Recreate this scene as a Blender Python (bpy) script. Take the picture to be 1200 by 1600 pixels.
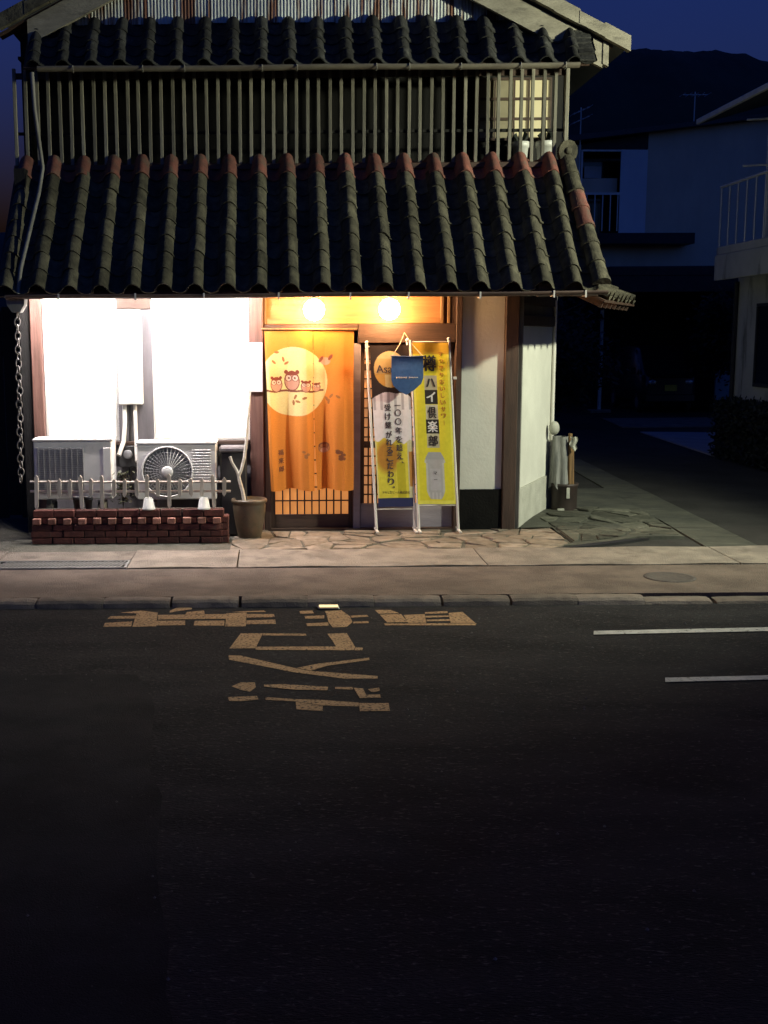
import bpy, math, random
from mathutils import Matrix, Vector

for o in list(bpy.data.objects):
    bpy.data.objects.remove(o, do_unlink=True)
scene = bpy.context.scene
col = scene.collection
rnd = random.Random(7)
R = math.radians

# ---------------------------------------------------------------- camera
CAM = Vector((0.0, -12.36, 2.07))
PITCH = math.atan(270 / 1792)
cam_data = bpy.data.cameras.new('camera')
cam = bpy.data.objects.new('camera', cam_data)
col.objects.link(cam)
cam_data.sensor_fit = 'VERTICAL'
cam_data.sensor_height = 36.0
cam_data.sensor_width = 27.0
cam_data.lens = 36.0 * 1792 / 1600
cam_data.shift_x = 170 / 1600
cam_data.clip_start = 0.1
cam_data.clip_end = 4000
cam.matrix_world = (Matrix.Translation(CAM) @ Matrix.Rotation(math.pi / 2 - PITCH, 4, 'X')
                    @ Matrix.Rotation(-0.0075, 4, 'Z'))
scene.camera = cam

# ---------------------------------------------------------------- sky (late dusk)
world = bpy.data.worlds.new('World')
scene.world = world
world.use_nodes = True
wn = world.node_tree
bg = wn.nodes['Background']
sky = wn.nodes.new('ShaderNodeTexSky')
sky.sky_type = 'NISHITA'
sky.sun_disc = False
sky.sun_elevation = R(-2.0)
sky.sun_rotation = R(150)
sky.ozone_density = 3.0
tint = wn.nodes.new('ShaderNodeMix')
tint.data_type = 'RGBA'
tint.blend_type = 'MULTIPLY'
tint.inputs[0].default_value = 1.0
tint.inputs[7].default_value = (1.45, 2.6, 5.4, 1)
wn.links.new(sky.outputs[0], tint.inputs[6])
wn.links.new(tint.outputs[2], bg.inputs[0])
bg.inputs[1].default_value = 0.15

scene.view_settings.view_transform = 'Standard'
scene.view_settings.look = 'None'
scene.view_settings.exposure = 0.0
scene.view_settings.gamma = 1.0
scene.view_settings.use_curve_mapping = False
scene.render.engine = 'CYCLES'
scene.cycles.max_bounces = 5
scene.cycles.diffuse_bounces = 3
scene.cycles.glossy_bounces = 2
scene.cycles.transmission_bounces = 3
scene.cycles.sample_clamp_indirect = 3.0
scene.cycles.caustics_reflective = False
scene.cycles.caustics_refractive = False
try:
    scene.cycles.use_denoising = True
    scene.cycles.denoiser = 'OPENIMAGEDENOISE'
except Exception:
    pass

# ---------------------------------------------------------------- helpers
WM = {}          # object -> world matrix

class MB:
    """collects geometry for one mesh"""
    def __init__(self):
        self.v, self.f, self.s = [], [], []
    def add(self, vs, fs, smooth=False, M=None):
        b = len(self.v)
        self.v += [tuple(M @ Vector(p)) if M else tuple(p) for p in vs]
        self.f += [tuple(b + i for i in f) for f in fs]
        self.s += [smooth] * len(fs)
        return self
    def box(self, x0, x1, y0, y1, z0, z1, M=None):
        v = [(x, y, z) for x in (x0, x1) for y in (y0, y1) for z in (z0, z1)]
        f = [(0, 1, 3, 2), (4, 6, 7, 5), (0, 4, 5, 1), (2, 3, 7, 6), (0, 2, 6, 4), (1, 5, 7, 3)]
        return self.add(v, f, False, M)
    def cbox(self, x0, x1, y0, y1, z0, z1, c=0.006, M=None):
        """box with chamfered edges"""
        v, idx = [], {}
        for xi, x in enumerate((x0, x1)):
            for yi, y in enumerate((y0, y1)):
                for zi, z in enumerate((z0, z1)):
                    sx, sy, sz = (1 - 2 * xi) * c, (1 - 2 * yi) * c, (1 - 2 * zi) * c
                    for a, p in enumerate(((x, y + sy, z + sz), (x + sx, y, z + sz), (x + sx, y + sy, z))):
                        idx[(xi, yi, zi, a)] = len(v)
                        v.append(p)
        f = []
        g = lambda x, y, z, a: idx[(x, y, z, a)]
        for s in (0, 1):
            q = [(0, 0), (1, 0), (1, 1), (0, 1)]
            f.append([g(s, y, z, 0) for y, z in (q if s else q[::-1])])
            f.append([g(x, s, z, 1) for x, z in (q[::-1] if s else q)])
            f.append([g(x, y, s, 2) for x, y in (q if s else q[::-1])])
        for a in (0, 1):
            for b in (0, 1):
                f.append([g(0, a, b, 1), g(1, a, b, 1), g(1, a, b, 2), g(0, a, b, 2)])
                f.append([g(a, 0, b, 0), g(a, 1, b, 0), g(a, 1, b, 2), g(a, 0, b, 2)])
                f.append([g(a, b, 0, 0), g(a, b, 1, 0), g(a, b, 1, 1), g(a, b, 0, 1)])
                for cc in (0, 1):
                    f.append([g(a, b, cc, 0), g(a, b, cc, 1), g(a, b, cc, 2)])
        return self.add(v, f, False, M)
    def tube(self, pts, r, n=8, caps=True, M=None, smooth=True):
        pts = [Vector(p) for p in pts]
        rr = r if isinstance(r, (list, tuple)) else [r] * len(pts)
        vs, fs = [], []
        prev = None
        for i, p in enumerate(pts):
            t = (pts[min(i + 1, len(pts) - 1)] - pts[max(i - 1, 0)]).normalized()
            if prev is None:
                a = Vector((0, 0, 1)) if abs(t.z) < .9 else Vector((1, 0, 0))
                u = t.cross(a).normalized()
            else:
                u = (prev - t * prev.dot(t)).normalized()
            prev = u
            w = t.cross(u)
            for k in range(n):
                an = 2 * math.pi * k / n
                vs.append(p + (u * math.cos(an) + w * math.sin(an)) * rr[i])
        for i in range(len(pts) - 1):
            for k in range(n):
                a, b = i * n + k, i * n + (k + 1) % n
                fs.append((a, b, b + n, a + n))
        self.add(vs, fs, smooth, M)
        if caps:
            self.add(vs[:n], [tuple(range(n))[::-1]], False, M)
            self.add(vs[-n:], [tuple(range(n))], False, M)
        return self
    def lathe(self, prof, n=20, c=(0, 0, 0), M=None, smooth=True):
        vs, fs = [], []
        for r, z in prof:
            for k in range(n):
                a = 2 * math.pi * k / n
                vs.append((c[0] + r * math.cos(a), c[1] + r * math.sin(a), c[2] + z))
        for i in range(len(prof) - 1):
            for k in range(n):
                a, b = i * n + k, i * n + (k + 1) % n
                fs.append((a, b, b + n, a + n))
        self.add(vs, fs, smooth, M)
        self.add(vs[:n], [tuple(range(n))[::-1]], False, M)
        self.add(vs[-n:], [tuple(range(n))], False, M)
        return self
    def prism(self, poly, z0, z1, M=None):
        """poly in XY extruded in Z"""
        n = len(poly)
        vs = [(x, y, z0) for x, y in poly] + [(x, y, z1) for x, y in poly]
        fs = [tuple(range(n))[::-1], tuple(range(n, 2 * n))]
        fs += [(i, (i + 1) % n, n + (i + 1) % n, n + i) for i in range(n)]
        return self.add(vs, fs, False, M)
    def prism_xz(self, poly, y0, y1, M=None):
        """poly in XZ extruded in Y"""
        n = len(poly)
        vs = [(x, y0, z) for x, z in poly] + [(x, y1, z) for x, z in poly]
        fs = [tuple(range(n)), tuple(range(n, 2 * n))[::-1]]
        fs += [(i, n + i, n + (i + 1) % n, (i + 1) % n) for i in range(n)]
        return self.add(vs, fs, False, M)
    def grid(self, nu, nv, fn, smooth=True, M=None):
        vs = [fn(i / nu, j / nv) for j in range(nv + 1) for i in range(nu + 1)]
        fs = [(j * (nu + 1) + i, j * (nu + 1) + i + 1, (j + 1) * (nu + 1) + i + 1, (j + 1) * (nu + 1) + i)
              for j in range(nv) for i in range(nu)]
        return self.add(vs, fs, smooth, M)
    def sphere(self, c, r, n=16, m=10, sc=(1, 1, 1), M=None):
        vs, fs = [], []
        for j in range(m + 1):
            t = math.pi * j / m
            for k in range(n):
                a = 2 * math.pi * k / n
                vs.append((c[0] + r * sc[0] * math.sin(t) * math.cos(a), c[1] + r * sc[1] * math.sin(t) * math.sin(a),
                           c[2] + r * sc[2] * math.cos(t)))
        for j in range(m):
            for k in range(n):
                a, b = j * n + k, j * n + (k + 1) % n
                fs.append((a, a + n, b + n, b))
        return self.add(vs, fs, True, M)
    def mesh(self, name, mat):
        me = bpy.data.meshes.new(name)
        me.from_pydata(self.v, [], self.f)
        me.polygons.foreach_set('use_smooth', self.s)
        if mat:
            me.materials.append(mat)
        me.update()
        return me

def link(name, data, parent=None, M=None):
    o = bpy.data.objects.new(name, data)
    col.objects.link(o)
    M = M or Matrix.Identity(4)
    o.matrix_world = M
    WM[o] = M.copy()
    if parent:
        o.parent = parent
        o.matrix_parent_inverse = WM[parent].inverted()
    return o

def tag(o, label=None, cat=None, group=None, kind=None):
    if label: o['label'] = label
    if cat: o['category'] = cat
    if group: o['group'] = group
    if kind: o['kind'] = kind
    return o

def thing(name, label, cat, loc=(0, 0, 0), group=None):
    o = link(name, None, None, Matrix.Translation(Vector(loc)))
    return tag(o, label, cat, group)

def part(name, mb, mat, parent, M=None):
    return link(name, mb.mesh(name, mat), parent, M)

def solo(name, mb, mat, label, cat, group=None, M=None):
    return tag(link(name, mb.mesh(name, mat), None, M), label, cat, group)

def struct(name, mb, mat, M=None):
    return tag(link(name, mb.mesh(name, mat), None, M), kind='structure')

def copies(tree, M, label=None, group=None):
    """copy a thing with parts and sub-parts, moved by M"""
    def rec(o, par):
        c = o.copy()
        col.objects.link(c)
        W = M @ WM[o]
        WM[c] = W
        c.parent = par
        c.matrix_parent_inverse = WM[par].inverted() if par else Matrix.Identity(4)
        c.matrix_basis = W
        for ch in list(o.children):
            if ch in WM and ch is not c:
                rec(ch, c)
        return c
    r = rec(tree, None)
    if label: r['label'] = label
    if group: r['group'] = group
    return r

def T(x, y, z): return Matrix.Translation(Vector((x, y, z)))
def RZ(a): return Matrix.Rotation(a, 4, 'Z')
def RX(a): return Matrix.Rotation(a, 4, 'X')
def RY(a): return Matrix.Rotation(a, 4, 'Y')

# ---------------------------------------------------------------- materials
def mat(name, c, c2=None, rough=.7, scale=6., detail=6., bump=.0, bscale=40., metal=0., stretch=(1, 1, 1),
        lo=.35, hi=.65, c3=None, s3=2., lo3=.55, hi3=.7, rand=0., trans=0., spec=.5, emit=None, estr=0., attr=None,
        coat=0., st3=(1, 1, 1)):
    m = bpy.data.materials.new(name)
    m.use_nodes = True
    nt = m.node_tree
    N, L = nt.nodes, nt.links
    b = N['Principled BSDF']
    b.inputs['Roughness'].default_value = rough
    b.inputs['Metallic'].default_value = metal
    b.inputs['Specular IOR Level'].default_value = spec
    if coat: b.inputs['Coat Weight'].default_value = coat
    tc = N.new('ShaderNodeTexCoord')
    mp = N.new('ShaderNodeMapping')
    mp.inputs['Scale'].default_value = stretch
    L.new(tc.outputs['Object'], mp.inputs[0])
    out = None
    oi = None
    if rand:
        oi = N.new('ShaderNodeObjectInfo')
        ad = N.new('ShaderNodeVectorMath'); ad.operation = 'ADD'
        cx = N.new('ShaderNodeCombineXYZ')
        ml = N.new('ShaderNodeMath'); ml.operation = 'MULTIPLY'; ml.inputs[1].default_value = 37.
        L.new(oi.outputs['Random'], ml.inputs[0])
        L.new(ml.outputs[0], cx.inputs[0]); L.new(ml.outputs[0], cx.inputs[1])
        L.new(mp.outputs[0], ad.inputs[0]); L.new(cx.outputs[0], ad.inputs[1])
        vec = ad.outputs[0]
    else:
        vec = mp.outputs[0]
    if attr:
        at_ = N.new('ShaderNodeAttribute'); at_.attribute_name = attr
        out = at_.outputs['Color']
    if c2 is None:
        c2 = tuple(x * .72 for x in c)
    nz = N.new('ShaderNodeTexNoise')
    nz.inputs['Scale'].default_value = scale
    nz.inputs['Detail'].default_value = detail
    nz.inputs['Roughness'].default_value = .62
    L.new(vec, nz.inputs['Vector'])
    mr = N.new('ShaderNodeMapRange')
    mr.inputs[1].default_value, mr.inputs[2].default_value = lo, hi
    L.new(nz.outputs[0], mr.inputs[0])
    mx = N.new('ShaderNodeMix'); mx.data_type = 'RGBA'
    L.new(mr.outputs[0], mx.inputs[0])
    if attr:
        mx.blend_type = 'MULTIPLY'
        L.new(out, mx.inputs[6])
        mx.inputs[7].default_value = (*c2, 1)
    else:
        mx.inputs[6].default_value = (*c, 1)
        mx.inputs[7].default_value = (*c2, 1)
    res = mx.outputs[2]
    if c3:
        n3 = N.new('ShaderNodeTexNoise')
        n3.inputs['Scale'].default_value = s3
        n3.inputs['Detail'].default_value = 7
        n3.inputs['Roughness'].default_value = .65
        mp3 = N.new('ShaderNodeMapping'); mp3.inputs['Scale'].default_value = st3
        mp3.inputs['Location'].default_value = (3.3, 1.7, 5.1)
        L.new(vec, mp3.inputs[0])
        L.new(mp3.outputs[0], n3.inputs['Vector'])
        m3 = N.new('ShaderNodeMapRange')
        m3.inputs[1].default_value, m3.inputs[2].default_value = lo3, hi3
        L.new(n3.outputs[0], m3.inputs[0])
        x3 = N.new('ShaderNodeMix'); x3.data_type = 'RGBA'
        L.new(m3.outputs[0], x3.inputs[0]); L.new(res, x3.inputs[6])
        x3.inputs[7].default_value = (*c3, 1)
        res = x3.outputs[2]
    if rand:
        hv = N.new('ShaderNodeHueSaturation')
        mv = N.new('ShaderNodeMapRange')
        mv.inputs[3].default_value, mv.inputs[4].default_value = 1 - rand, 1 + rand
        L.new(oi.outputs['Random'], mv.inputs[0])
        L.new(mv.outputs[0], hv.inputs['Value']); L.new(res, hv.inputs['Color'])
        res = hv.outputs[0]
    L.new(res, b.inputs['Base Color'])
    if bump:
        bn = N.new('ShaderNodeTexNoise')
        bn.inputs['Scale'].default_value = bscale
        bn.inputs['Detail'].default_value = 5
        L.new(vec, bn.inputs['Vector'])
        bp = N.new('ShaderNodeBump')
        bp.inputs['Strength'].default_value = bump
        bp.inputs['Distance'].default_value = .02
        L.new(bn.outputs[0], bp.inputs['Height'])
        L.new(bp.outputs[0], b.inputs['Normal'])
    if emit:
        b.inputs['Emission Color'].default_value = (*emit, 1)
        b.inputs['Emission Strength'].default_value = estr
    if trans:
        tr = N.new('ShaderNodeBsdfTranslucent')
        L.new(res, tr.inputs['Color'])
        ms = N.new('ShaderNodeMixShader'); ms.inputs[0].default_value = trans
        L.new(b.outputs[0], ms.inputs[1]); L.new(tr.outputs[0], ms.inputs[2])
        L.new(ms.outputs[0], N['Material Output'].inputs[0])
    return m

def glow(name, c, s):
    m = bpy.data.materials.new(name)
    m.use_nodes = True
    N = m.node_tree.nodes
    b = N['Principled BSDF']
    b.inputs['Base Color'].default_value = (*[min(.8, x) for x in c], 1)
    b.inputs['Emission Color'].default_value = (*c, 1)
    b.inputs['Emission Strength'].default_value = s
    b.inputs['Roughness'].default_value = .4
    return m

M = dict(
    asphalt=mat('asphalt', (.033, .033, .035), (.018, .018, .020), rough=1., spec=.12, scale=2.2, stretch=(.45, 1.2, 1), bump=.8, bscale=110, c3=(.10, .098, .095), s3=60, lo3=.58, hi3=.68),
    old_asphalt=mat('old_asphalt', (.050, .049, .046), (.032, .032, .030), rough=1., spec=.15, scale=1.4, bump=.5, bscale=120, c3=(.10, .10, .09), s3=50, lo3=.6, hi3=.72),
    walk=mat('walk', (.170, .136, .112), (.112, .09, .075), rough=1., spec=.2, scale=2.3, lo=.4, hi=.6, bump=.8, bscale=110, c3=(.26, .21, .18), s3=90, lo3=.56, hi3=.7),
    kerbstone=mat('kerbstone', (.19, .16, .135), (.125, .105, .09), rough=1., spec=.2, scale=5, bump=.5, bscale=90, c3=(.09, .08, .07), s3=4, lo3=.55, hi3=.7, rand=.2),
    old_stone=mat('old_stone', (.088, .088, .068), (.05, .052, .041), rough=.95, spec=.2, scale=6, bump=.9, bscale=20, c3=(.12, .115, .092), s3=6, lo3=.5, hi3=.7, rand=.35),
    iron=mat('iron', (.085, .072, .062), (.05, .043, .038), rough=.8, scale=14, bump=.6, bscale=60),
    drive=mat('drive', (.40, .37, .38), (.30, .28, .29), rough=.9, scale=2),
    kick=mat('kick', (.30, .28, .31), (.22, .20, .23), rough=.7, scale=3, stretch=(.6, 3, 3), bump=.2),
    soil=mat('soil', (.10, .095, .075), (.06, .06, .045), rough=.9, scale=5, bump=.6, bscale=50, c3=(.14, .13, .11), s3=18),
    concrete=mat('concrete', (.27, .235, .195), (.19, .165, .14), rough=.95, spec=.2, scale=3, lo=.4, hi=.6, bump=.7, bscale=70, c3=(.12, .105, .09), s3=3.2, lo3=.54, hi3=.72, rand=.12),
    stone=mat('stone', (.21, .165, .12), (.11, .095, .07), rough=.8, scale=7, bump=.6, bscale=22, c3=(.28, .235, .19), s3=5, lo3=.5, hi3=.7, rand=.3),
    apron=mat('apron', (.066, .067, .050), (.034, .036, .028), rough=.85, scale=2.2, bump=.5, bscale=24, c3=(.10, .10, .08), s3=4.5, st3=(.5, 1.6, 1)),
    paint=mat('paint', (.46, .30, .165), (.33, .215, .12), rough=.9, spec=.15, scale=9, c3=(.05, .045, .04), s3=48, lo3=.50, hi3=.62, bump=.3, bscale=120),
    white_paint=mat('white_paint', (.55, .55, .52), (.36, .36, .34), rough=.7, scale=9, c3=(.07, .07, .065), s3=30, lo3=.57, hi3=.66, bump=.3, bscale=120),
    plaster=mat('plaster', (.70, .70, .62), (.60, .60, .53), rough=.85, scale=1.8, bump=.12, bscale=30, c3=(.48, .47, .40), s3=1.1, lo3=.58, hi3=.8, st3=(3, 3, .6)),
    dado=mat('dado', (.52, .52, .45), (.40, .40, .34), rough=.85, scale=4, bump=.25, bscale=60),
    black_plinth=mat('black_plinth', (.008, .008, .008), (.013, .013, .012), rough=1., spec=.08, scale=5, bump=.3, bscale=40),
    wood=mat('wood', (.075, .042, .028), (.04, .022, .015), rough=.65, scale=5, stretch=(6, 6, .5), bump=.25, bscale=30),
    wood_h=mat('wood_h', (.080, .045, .030), (.042, .024, .016), rough=.65, scale=5, stretch=(.5, 6, 6), bump=.25, bscale=30),
    post_wood=mat('post_wood', (.20, .10, .075), (.11, .055, .04), rough=.65, scale=5, stretch=(6, 6, .4), bump=.25, bscale=30),
    transom_wood=mat('transom_wood', (.36, .175, .06), (.24, .11, .036), rough=.6, scale=4, stretch=(.4, 6, 6), bump=.2, bscale=30),
    grey_wood=mat('grey_wood', (.24, .225, .175), (.15, .14, .108), rough=.8, scale=6, stretch=(5, 5, .5), bump=.3, bscale=40, rand=.3),
    barge=mat('barge', (.36, .33, .25), (.22, .20, .15), rough=.75, scale=3, stretch=(1, 3, 3), bump=.3, bscale=30, c3=(.10, .09, .07), s3=3, lo3=.55, hi3=.72),
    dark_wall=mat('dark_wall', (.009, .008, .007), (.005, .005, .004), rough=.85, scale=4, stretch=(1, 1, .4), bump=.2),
    grey_board=mat('grey_board', (.16, .15, .16), (.10, .095, .10), rough=.75, scale=3, stretch=(3, 3, .5), bump=.2),
    tile=mat('tile', (.098, .090, .064), (.048, .045, .034), rough=.9, spec=.15, scale=9, bump=.5, bscale=35, c3=(.135, .125, .085), s3=6, lo3=.5, hi3=.7, rand=.28),
    tile_red=mat('tile_red', (.22, .078, .056), (.12, .045, .034), rough=.7, scale=9, bump=.4, bscale=35, c3=(.10, .075, .055), s3=9, lo3=.48, hi3=.68, rand=.3),
    tile_black=mat('tile_black', (.050, .050, .046), (.024, .024, .022), rough=.8, spec=.2, scale=9, bump=.5, bscale=35, c3=(.09, .09, .08), s3=8, lo3=.55, hi3=.7, rand=.35),
    gutter=mat('gutter', (.20, .18, .13), (.12, .10, .075), rough=.6, scale=3, stretch=(1, 4, 4), bump=.15),
    gutter_brown=mat('gutter_brown', (.13, .085, .065), (.07, .045, .035), rough=.5, scale=3, stretch=(1, 4, 4)),
    pipe_grey=mat('pipe_grey', (.24, .23, .20), (.15, .145, .125), rough=.55, scale=4, stretch=(4, 4, .5)),
    metal_dull=mat('metal_dull', (.35, .35, .34), (.2, .2, .19), rough=.45, scale=10, metal=.7),
    clad=mat('clad', (.66, .69, .65), (.52, .55, .51), rough=.5, scale=2.5, stretch=(2, 1, .35), c3=(.16, .060, .024), s3=1.9, lo3=.49, hi3=.57, st3=(2.2, 1, .9), rand=.10, bump=.1),
    ac_white=mat('ac_white', (.80, .78, .75), (.70, .68, .64), rough=.5, scale=3, c3=(.36, .33, .27), s3=5, lo3=.62, hi3=.8),
    ac_grille=mat('ac_grille', (.30, .30, .30), (.22, .22, .22), rough=.5, scale=12),
    dark_metal=mat('dark_metal', (.03, .03, .03), (.02, .02, .02), rough=.5),
    duct=mat('duct', (.72, .70, .64), (.6, .58, .52), rough=.5, scale=3),
    picket=mat('picket', (.66, .60, .52), (.48, .42, .35), rough=.75, scale=8, stretch=(5, 5, .6), c3=(.16, .13, .10), s3=9, lo3=.58, hi3=.72, rand=.2),
    brick=mat('brick', (.15, .046, .034), (.085, .027, .021), rough=.8, scale=14, bump=.5, bscale=60, c3=(.075, .04, .035), s3=9, lo3=.56, hi3=.72, rand=.3),
    brick_pale=mat('brick_pale', (.40, .19, .14), (.24, .10, .07), rough=.8, scale=14, bump=.5, bscale=60, rand=.25),
    mortar=mat('mortar', (.05, .045, .04), (.035, .03, .028), rough=.9, scale=20, bump=.3),
    pot=mat('pot', (.13, .095, .06), (.06, .05, .032), rough=.35, scale=5, c3=(.18, .10, .06), s3=3, lo3=.5, hi3=.7, bump=.1),
    bark_white=mat('bark_white', (.78, .73, .64), (.52, .46, .38), rough=.8, scale=12, bump=.4, bscale=50),
    cup=mat('cup', (.70, .70, .66), (.55, .55, .5), rough=.4, scale=9),
    black_plastic=mat('black_plastic', (.02, .02, .02), (.012, .012, .012), rough=.5),
    leaf=mat('leaf', (.09, .10, .05), (.05, .06, .03), rough=.6, scale=8, trans=.25),
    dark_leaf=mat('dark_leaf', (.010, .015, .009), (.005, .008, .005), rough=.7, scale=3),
    bark=mat('bark', (.05, .04, .03), (.03, .024, .018), rough=.9, scale=9, bump=.5),
    noren=mat('noren', (1, 1, 1), (.86, .84, .80), rough=.9, scale=60, attr='col', trans=.30, stretch=(1, 1, 3)),
    banner=mat('banner', (1, 1, 1), (.90, .90, .88), rough=.8, scale=24, attr='col', trans=.15),
    ink=mat('ink', (.02, .018, .018), (.035, .03, .03), rough=.8, scale=40),
    ink_grey=mat('ink_grey', (.045, .035, .04), (.07, .055, .06), rough=.8, scale=40),
    ink_white=mat('ink_white', (.72, .70, .68), (.6, .58, .56), rough=.8, scale=40),
    ink_orange=mat('ink_orange', (.46, .21, .03), (.36, .16, .02), rough=.8, scale=40),
    ink_pale=mat('ink_pale', (.62, .60, .42), (.52, .50, .33), rough=.8, scale=40),
    ink_brown=mat('ink_brown', (.22, .07, .03), (.15, .05, .02), rough=.9, scale=40),
    pole=mat('pole', (.74, .71, .66), (.58, .55, .5), rough=.4, scale=5),
    pennant=mat('pennant', (.06, .14, .34), (.045, .11, .27), rough=.85, scale=30, trans=.1),
    cord=mat('cord', (.5, .35, .25), (.4, .28, .2), rough=.8),
    paper_sign=mat('paper_sign', (.80, .79, .76), (.74, .73, .70), rough=.8, scale=3),
    bulb=glow('bulb', (1.0, .54, .24), 185.),
    tube=glow('tube', (1.0, .92, .92), 1000.),
    pane_lit=glow('pane_lit', (1.0, .955, .945), 2.4),
    door_paper=glow('door_paper', (1.0, .38, .10), .50),
    side_paper=glow('side_paper', (1.0, .42, .16), .42),
    transom_paper=glow('transom_paper', (1.0, .62, .20), 1.25),
    shoji_lit_tone=mat('shoji_lit_tone', (.62, .56, .36), (.55, .49, .31), rough=.9, scale=2, emit=(1., .85, .42), estr=.16),  # paler, faintly glowing paper: street lamp light put into the colour
    shoji_shade_tone=mat('shoji_shade_tone', (.34, .30, .20), (.25, .22, .145), rough=.9, scale=3),  # the same paper in a darker colour, shade painted in
    lamp_lens=glow('lamp_lens', (.95, 1.0, .80), 170.),
    bluegrey=mat('bluegrey', (.62, .54, .42), (.52, .45, .35), rough=.85, scale=1.2, bump=.1, stretch=(1, 1, .4)),
    pale_wall=mat('pale_wall', (.68, .72, .75), (.60, .64, .68), rough=.85, scale=1.2, stretch=(1, 1, .4)),
    neighbour=mat('neighbour', (.50, .50, .46), (.40, .40, .37), rough=.85, scale=1.5, bump=.15, bscale=60, c3=(.15, .15, .13), s3=1.2, st3=(2, 2, .5)),
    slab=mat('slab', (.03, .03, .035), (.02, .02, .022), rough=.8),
    roof_dark=mat('roof_dark', (.05, .055, .06), (.035, .038, .042), rough=.7, scale=3),
    glass_dark=mat('glass_dark', (.012, .014, .016), (.01, .011, .013), rough=.12, scale=1),
    rail=mat('rail', (.74, .74, .70), (.6, .6, .57), rough=.5, scale=5),
    bluesheet=mat('bluesheet', (.16, .27, .36), (.12, .21, .29), rough=.7, scale=2),
    hill=mat('hill', (.030, .042, .030), (.014, .022, .016), rough=.95, scale=.03, detail=10, bump=.8, bscale=.08),
    car_paint=mat('car_paint', (.02, .022, .026), (.018, .02, .024), rough=.3, scale=2, coat=.4),
    plate_yellow=mat('plate_yellow', (.62, .48, .05), (.5, .38, .04), rough=.5, scale=9),
    lens=mat('lens', (.6, .6, .62), (.5, .5, .52), rough=.1, scale=5, metal=.5),
    chain=mat('chain', (.17, .165, .155), (.09, .085, .08), rough=.5, scale=20, metal=.4),
    grit=mat('grit', (.22, .22, .22), (.12, .12, .12), rough=.9, rand=.4),
    rubber=mat('rubber', (.015, .015, .015), (.01, .01, .01), rough=.8),
    tarp=mat('tarp', (.27, .27, .25), (.13, .135, .13), rough=.7, scale=5, stretch=(6, 6, .7), c3=(.10, .10, .09), s3=4, st3=(5, 5, .6)),
    bundle_wood=mat('bundle_wood', (.24, .14, .05), (.12, .07, .03), rough=.7, scale=5, stretch=(6, 6, .5)),
    sack=mat('sack', (.48, .48, .41), (.33, .33, .28), rough=.6, scale=9, bump=.3),
    tub=mat('tub', (.045, .03, .025), (.025, .018, .015), rough=.6, scale=6),
    floor_in=mat('floor_in', (.09, .06, .04), (.06, .04, .03), rough=.6),
)

# ================================================================ lights the place has
# street lamp standing on the pavement to the right of the picture: pole, arm, head with its own light
LAMP = Vector((7.4, -3.05, 4.65))
sl = thing('street_lamp', 'tall grey street lamp on the pavement right of the side street', 'street lamp', (8.0, -1.75, 0))
part('base', MB().lathe([(.13, 0), (.13, .05), (.09, .09), (.085, .5), (.075, .55)], 16, (8.0, -1.75, 0)), M['metal_dull'], sl)
part('pole', MB().tube([(8.0, -1.75, .5), (8.0, -1.75, 4.9)], [.07, .05], 12), M['metal_dull'], sl)
part('arm', MB().tube([(8.0, -1.75, 4.8), (7.9, -1.87, 4.92), (7.6, -2.25, 4.92), (7.18, -2.78, 4.74)], .03, 8), M['metal_dull'], sl)
hd = MB()
HM = T(*LAMP) @ RZ(R(-32)) @ RX(R(8))
hd.prism([(-.09, -.3), (.09, -.3), (.13, -.1), (.12, .22), (.06, .32), (-.06, .32), (-.12, .22), (-.13, -.1)], .03, .13, HM)
part('head', hd, M['metal_dull'], sl)
part('lens', MB().prism([(-.08, -.24), (.08, -.24), (.1, -.05), (.09, .15), (-.09, .15), (-.1, -.05)], .012, .026, HM), M['lamp_lens'], sl)
ld = bpy.data.lights.new('street_lamp_light', 'SPOT')
ld.energy = 2450
ld.color = (.98, 1.0, .74)
ld.spot_size = R(118)
ld.spot_blend = .6
ld.shadow_soft_size = .12
lo = link('street_lamp_light', ld, sl, T(LAMP.x, LAMP.y, LAMP.z - .06) @
          (Vector((.2, 0, 3.2)) - LAMP).to_track_quat('-Z', 'Y').to_matrix().to_4x4())

# ================================================================ ground
g = MB()
g.add([(-600, -60, -.20), (600, -60, -.20), (600, 900, -.20), (-600, 900, -.20)], [(0, 1, 2, 3)])
struct('ground', g, M['soil'])
rd = MB()
rd.add([(-60, -30, -.06), (60, -30, -.06), (60, -3.32, -.06), (-60, -3.32, -.06)], [(0, 1, 2, 3)])
struct('road', rd, M['asphalt'])
# darker resurfaced strip on the near left of the road
pt = MB()
edge = [(-40, -12), (.05, -12)] + [(.02 - .045 * i + rnd.uniform(-.035, .035), -11.5 + .33 * i) for i in range(19)] + [(-.9 - .3 * i, -5.22 + .01 * i + rnd.uniform(-.03, .03)) for i in range(14)] + [(-40, -4.9)]
pt.add([(x, y, -.056) for x, y in edge], [tuple(range(len(edge)))])
struct('road_patch', pt, mat('patch', (.030, .030, .032), (.016, .016, .018), rough=1., spec=.12, scale=2, bump=.5, bscale=150, c3=(.06, .06, .06), s3=80, lo3=.62, hi3=.7))
wk = MB().box(-60, 60, -3.21, -2.06, -.19, 0.0)
struct('pavement', wk, M['walk'])
# side street and the yards behind
struct('side_street', MB().box(3.0, 30, -1.25, 60, -.19, -.012), M['old_asphalt'])
struct('yard', MB().box(-40, 2.995, -1.25, 40, -.19, -.016), M['soil'])

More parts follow.
